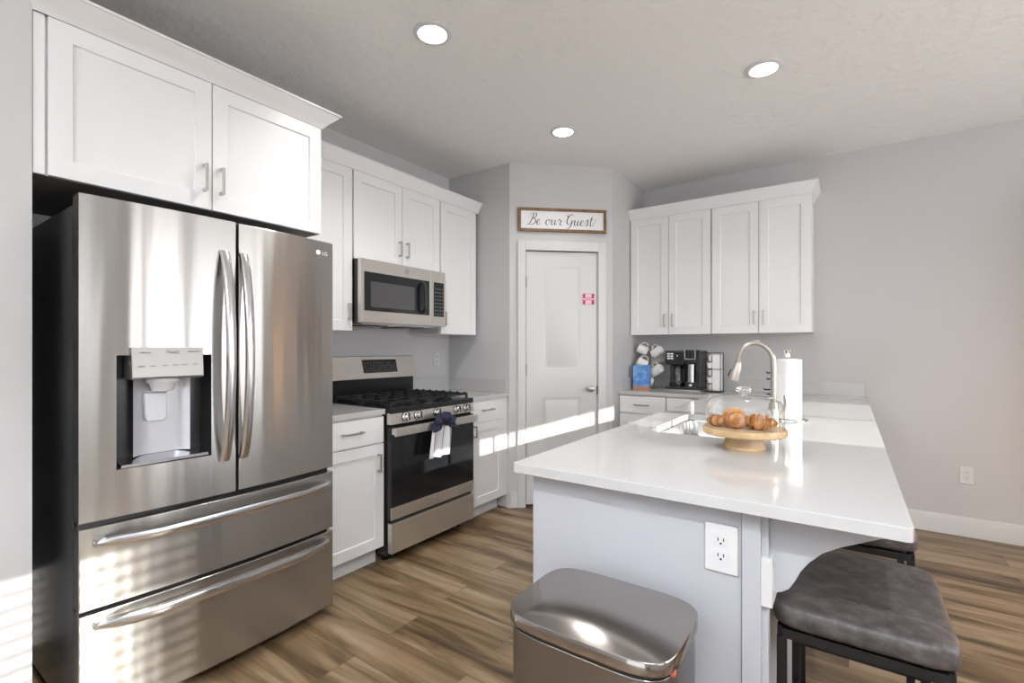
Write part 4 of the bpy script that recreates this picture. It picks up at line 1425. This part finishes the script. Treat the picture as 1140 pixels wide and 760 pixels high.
# ------------------------------------------------------------ added unseen fixtures and furniture, for light and reflections
pl = thing('pendant_lamp', 'open shade pendant lamp hanging in the room behind the kitchen', 'lamp', (.22, .05, 2.15))  # added lamp, key light in place of a camera flash
obj('cord', tube(B(), [(.22, .05, 2.32), (.22, .05, CZ - .01)], .004, 8), 'black', pl)
bm = B(); lo = [[Vector((.22 + q * math.cos(2 * PI * i / 40), .05 + q * math.sin(2 * PI * i / 40), zz)) for i in range(40)] for q, zz in ((.11, 2.20), (.08, 2.28), (.02, 2.33))]
loft(bm, lo, cap=False)
obj('shade', bm, 'black', pl)
obj('bulb', lathe(B(), [(.006, 2.16), (.026, 2.175), (.030, 2.20), (.020, 2.23), (.012, 2.26)], .22, .05, 0, 20), 'bulb', pl)
d = bpy.data.lights.new('pendant_glow', 'SPOT'); d.spot_size = math.radians(142); d.spot_blend = .30; d.energy = 66; d.shadow_soft_size = .03; d.color = (.92, .95, 1.0)
o = bpy.data.objects.new('pendant_glow', d); COL.objects.link(o); o.location = (.22, .05, 2.13)

# added unseen uplight behind the camera to brighten the ceiling
ul = thing('floor_lamp', 'tall torchiere floor lamp shining at the ceiling in the room behind the kitchen', 'lamp', (1.3, -1.6, 0))
obj('base', lathe(B(), [(.14, 0), (.14, .02), (.02, .03)], 1.3, -1.6, 0, 32), 'nickel', ul)
obj('pole', tube(B(), [(1.3, -1.6, .02), (1.3, -1.6, 1.72)], .012, 12), 'nickel', ul)
obj('bowl', lathe(B(), [(.03, 1.70), (.12, 1.74), (.17, 1.80)], 1.3, -1.6, 0, 40, cap=False), 'nickel', ul)
d = bpy.data.lights.new('uplight_glow', 'SPOT'); d.energy = 280; d.spot_size = math.radians(150); d.spot_blend = .7; d.shadow_soft_size = .12; d.color = (.90, .95, 1.0)
o = bpy.data.objects.new('uplight_glow', d); COL.objects.link(o); o.location = (1.3, -1.6, 1.84); o.rotation_euler = (PI, 0, 0)
ul2 = dup(ul, (-1.5, -1.5, 0), 0, 'second tall torchiere floor lamp in the room behind the refrigerator wall')
o2 = o.copy(); COL.objects.link(o2); o2.location = (-1.5, -1.5, 1.84)

# unseen wooden hutch by the back wall, added for its reflection in the steel
hu = thing('hutch', 'tall brown wooden hutch against the back wall right of the picture', 'cabinet', (1.9, 4.2, 0))
obj('carcass', box(B(), 1.25, 2.45, 4.02, 4.42, .08, 2.15), 'table', hu, .004)
obj('base', box(B(), 1.29, 2.41, 4.06, 4.42, 0, .081), 'table', hu)
for k in range(3):
    F = F_BACK(1.27 + k * .39, 4.019, .12)
    d_ = obj('door', shaker_bm(F, .38, 1.98, .02, .06), 'table', hu, .001)
    obj('knob', lathe(B(), [(.008, 0), (.008, .012), (.015, .02), (.012, .03)], mtx=F @ Matrix.Translation((.34, .95, .02)), n=16), 'nickel', d_)

# added unseen blind and two warm lamps, put in for streaks in the steel
cbl = settle(obj('window_blind', box(B(), RX - .03, RX - .005, 1.30, 1.95, .95, 2.15), 'white'))
tag(cbl, 'closed white roller blind on the right wall beside the stools', 'blind')
for k, (lx, ly, hh) in enumerate(((1.32, 2.62, 1.16), (1.32, 3.42, 1.10))):
    t = thing('floor_lamp', ['short floor lamp with warm glowing column right of the counter stools', 'short floor lamp with warm glowing column near the back wall hutch'][k], 'lamp', (lx, ly, 0))
    obj('base', lathe(B(), [(.09, 0), (.09, .015), (.012, .025)], lx, ly, 0, 28), 'bronze', t)
    obj('pole', tube(B(), [(lx, ly, .02), (lx, ly, .37)], .008, 10), 'bronze', t)
    obj('shade', lathe(B(), [(.030, .35), (.030, hh)], lx, ly, 0, 24), 'warmshade', t)
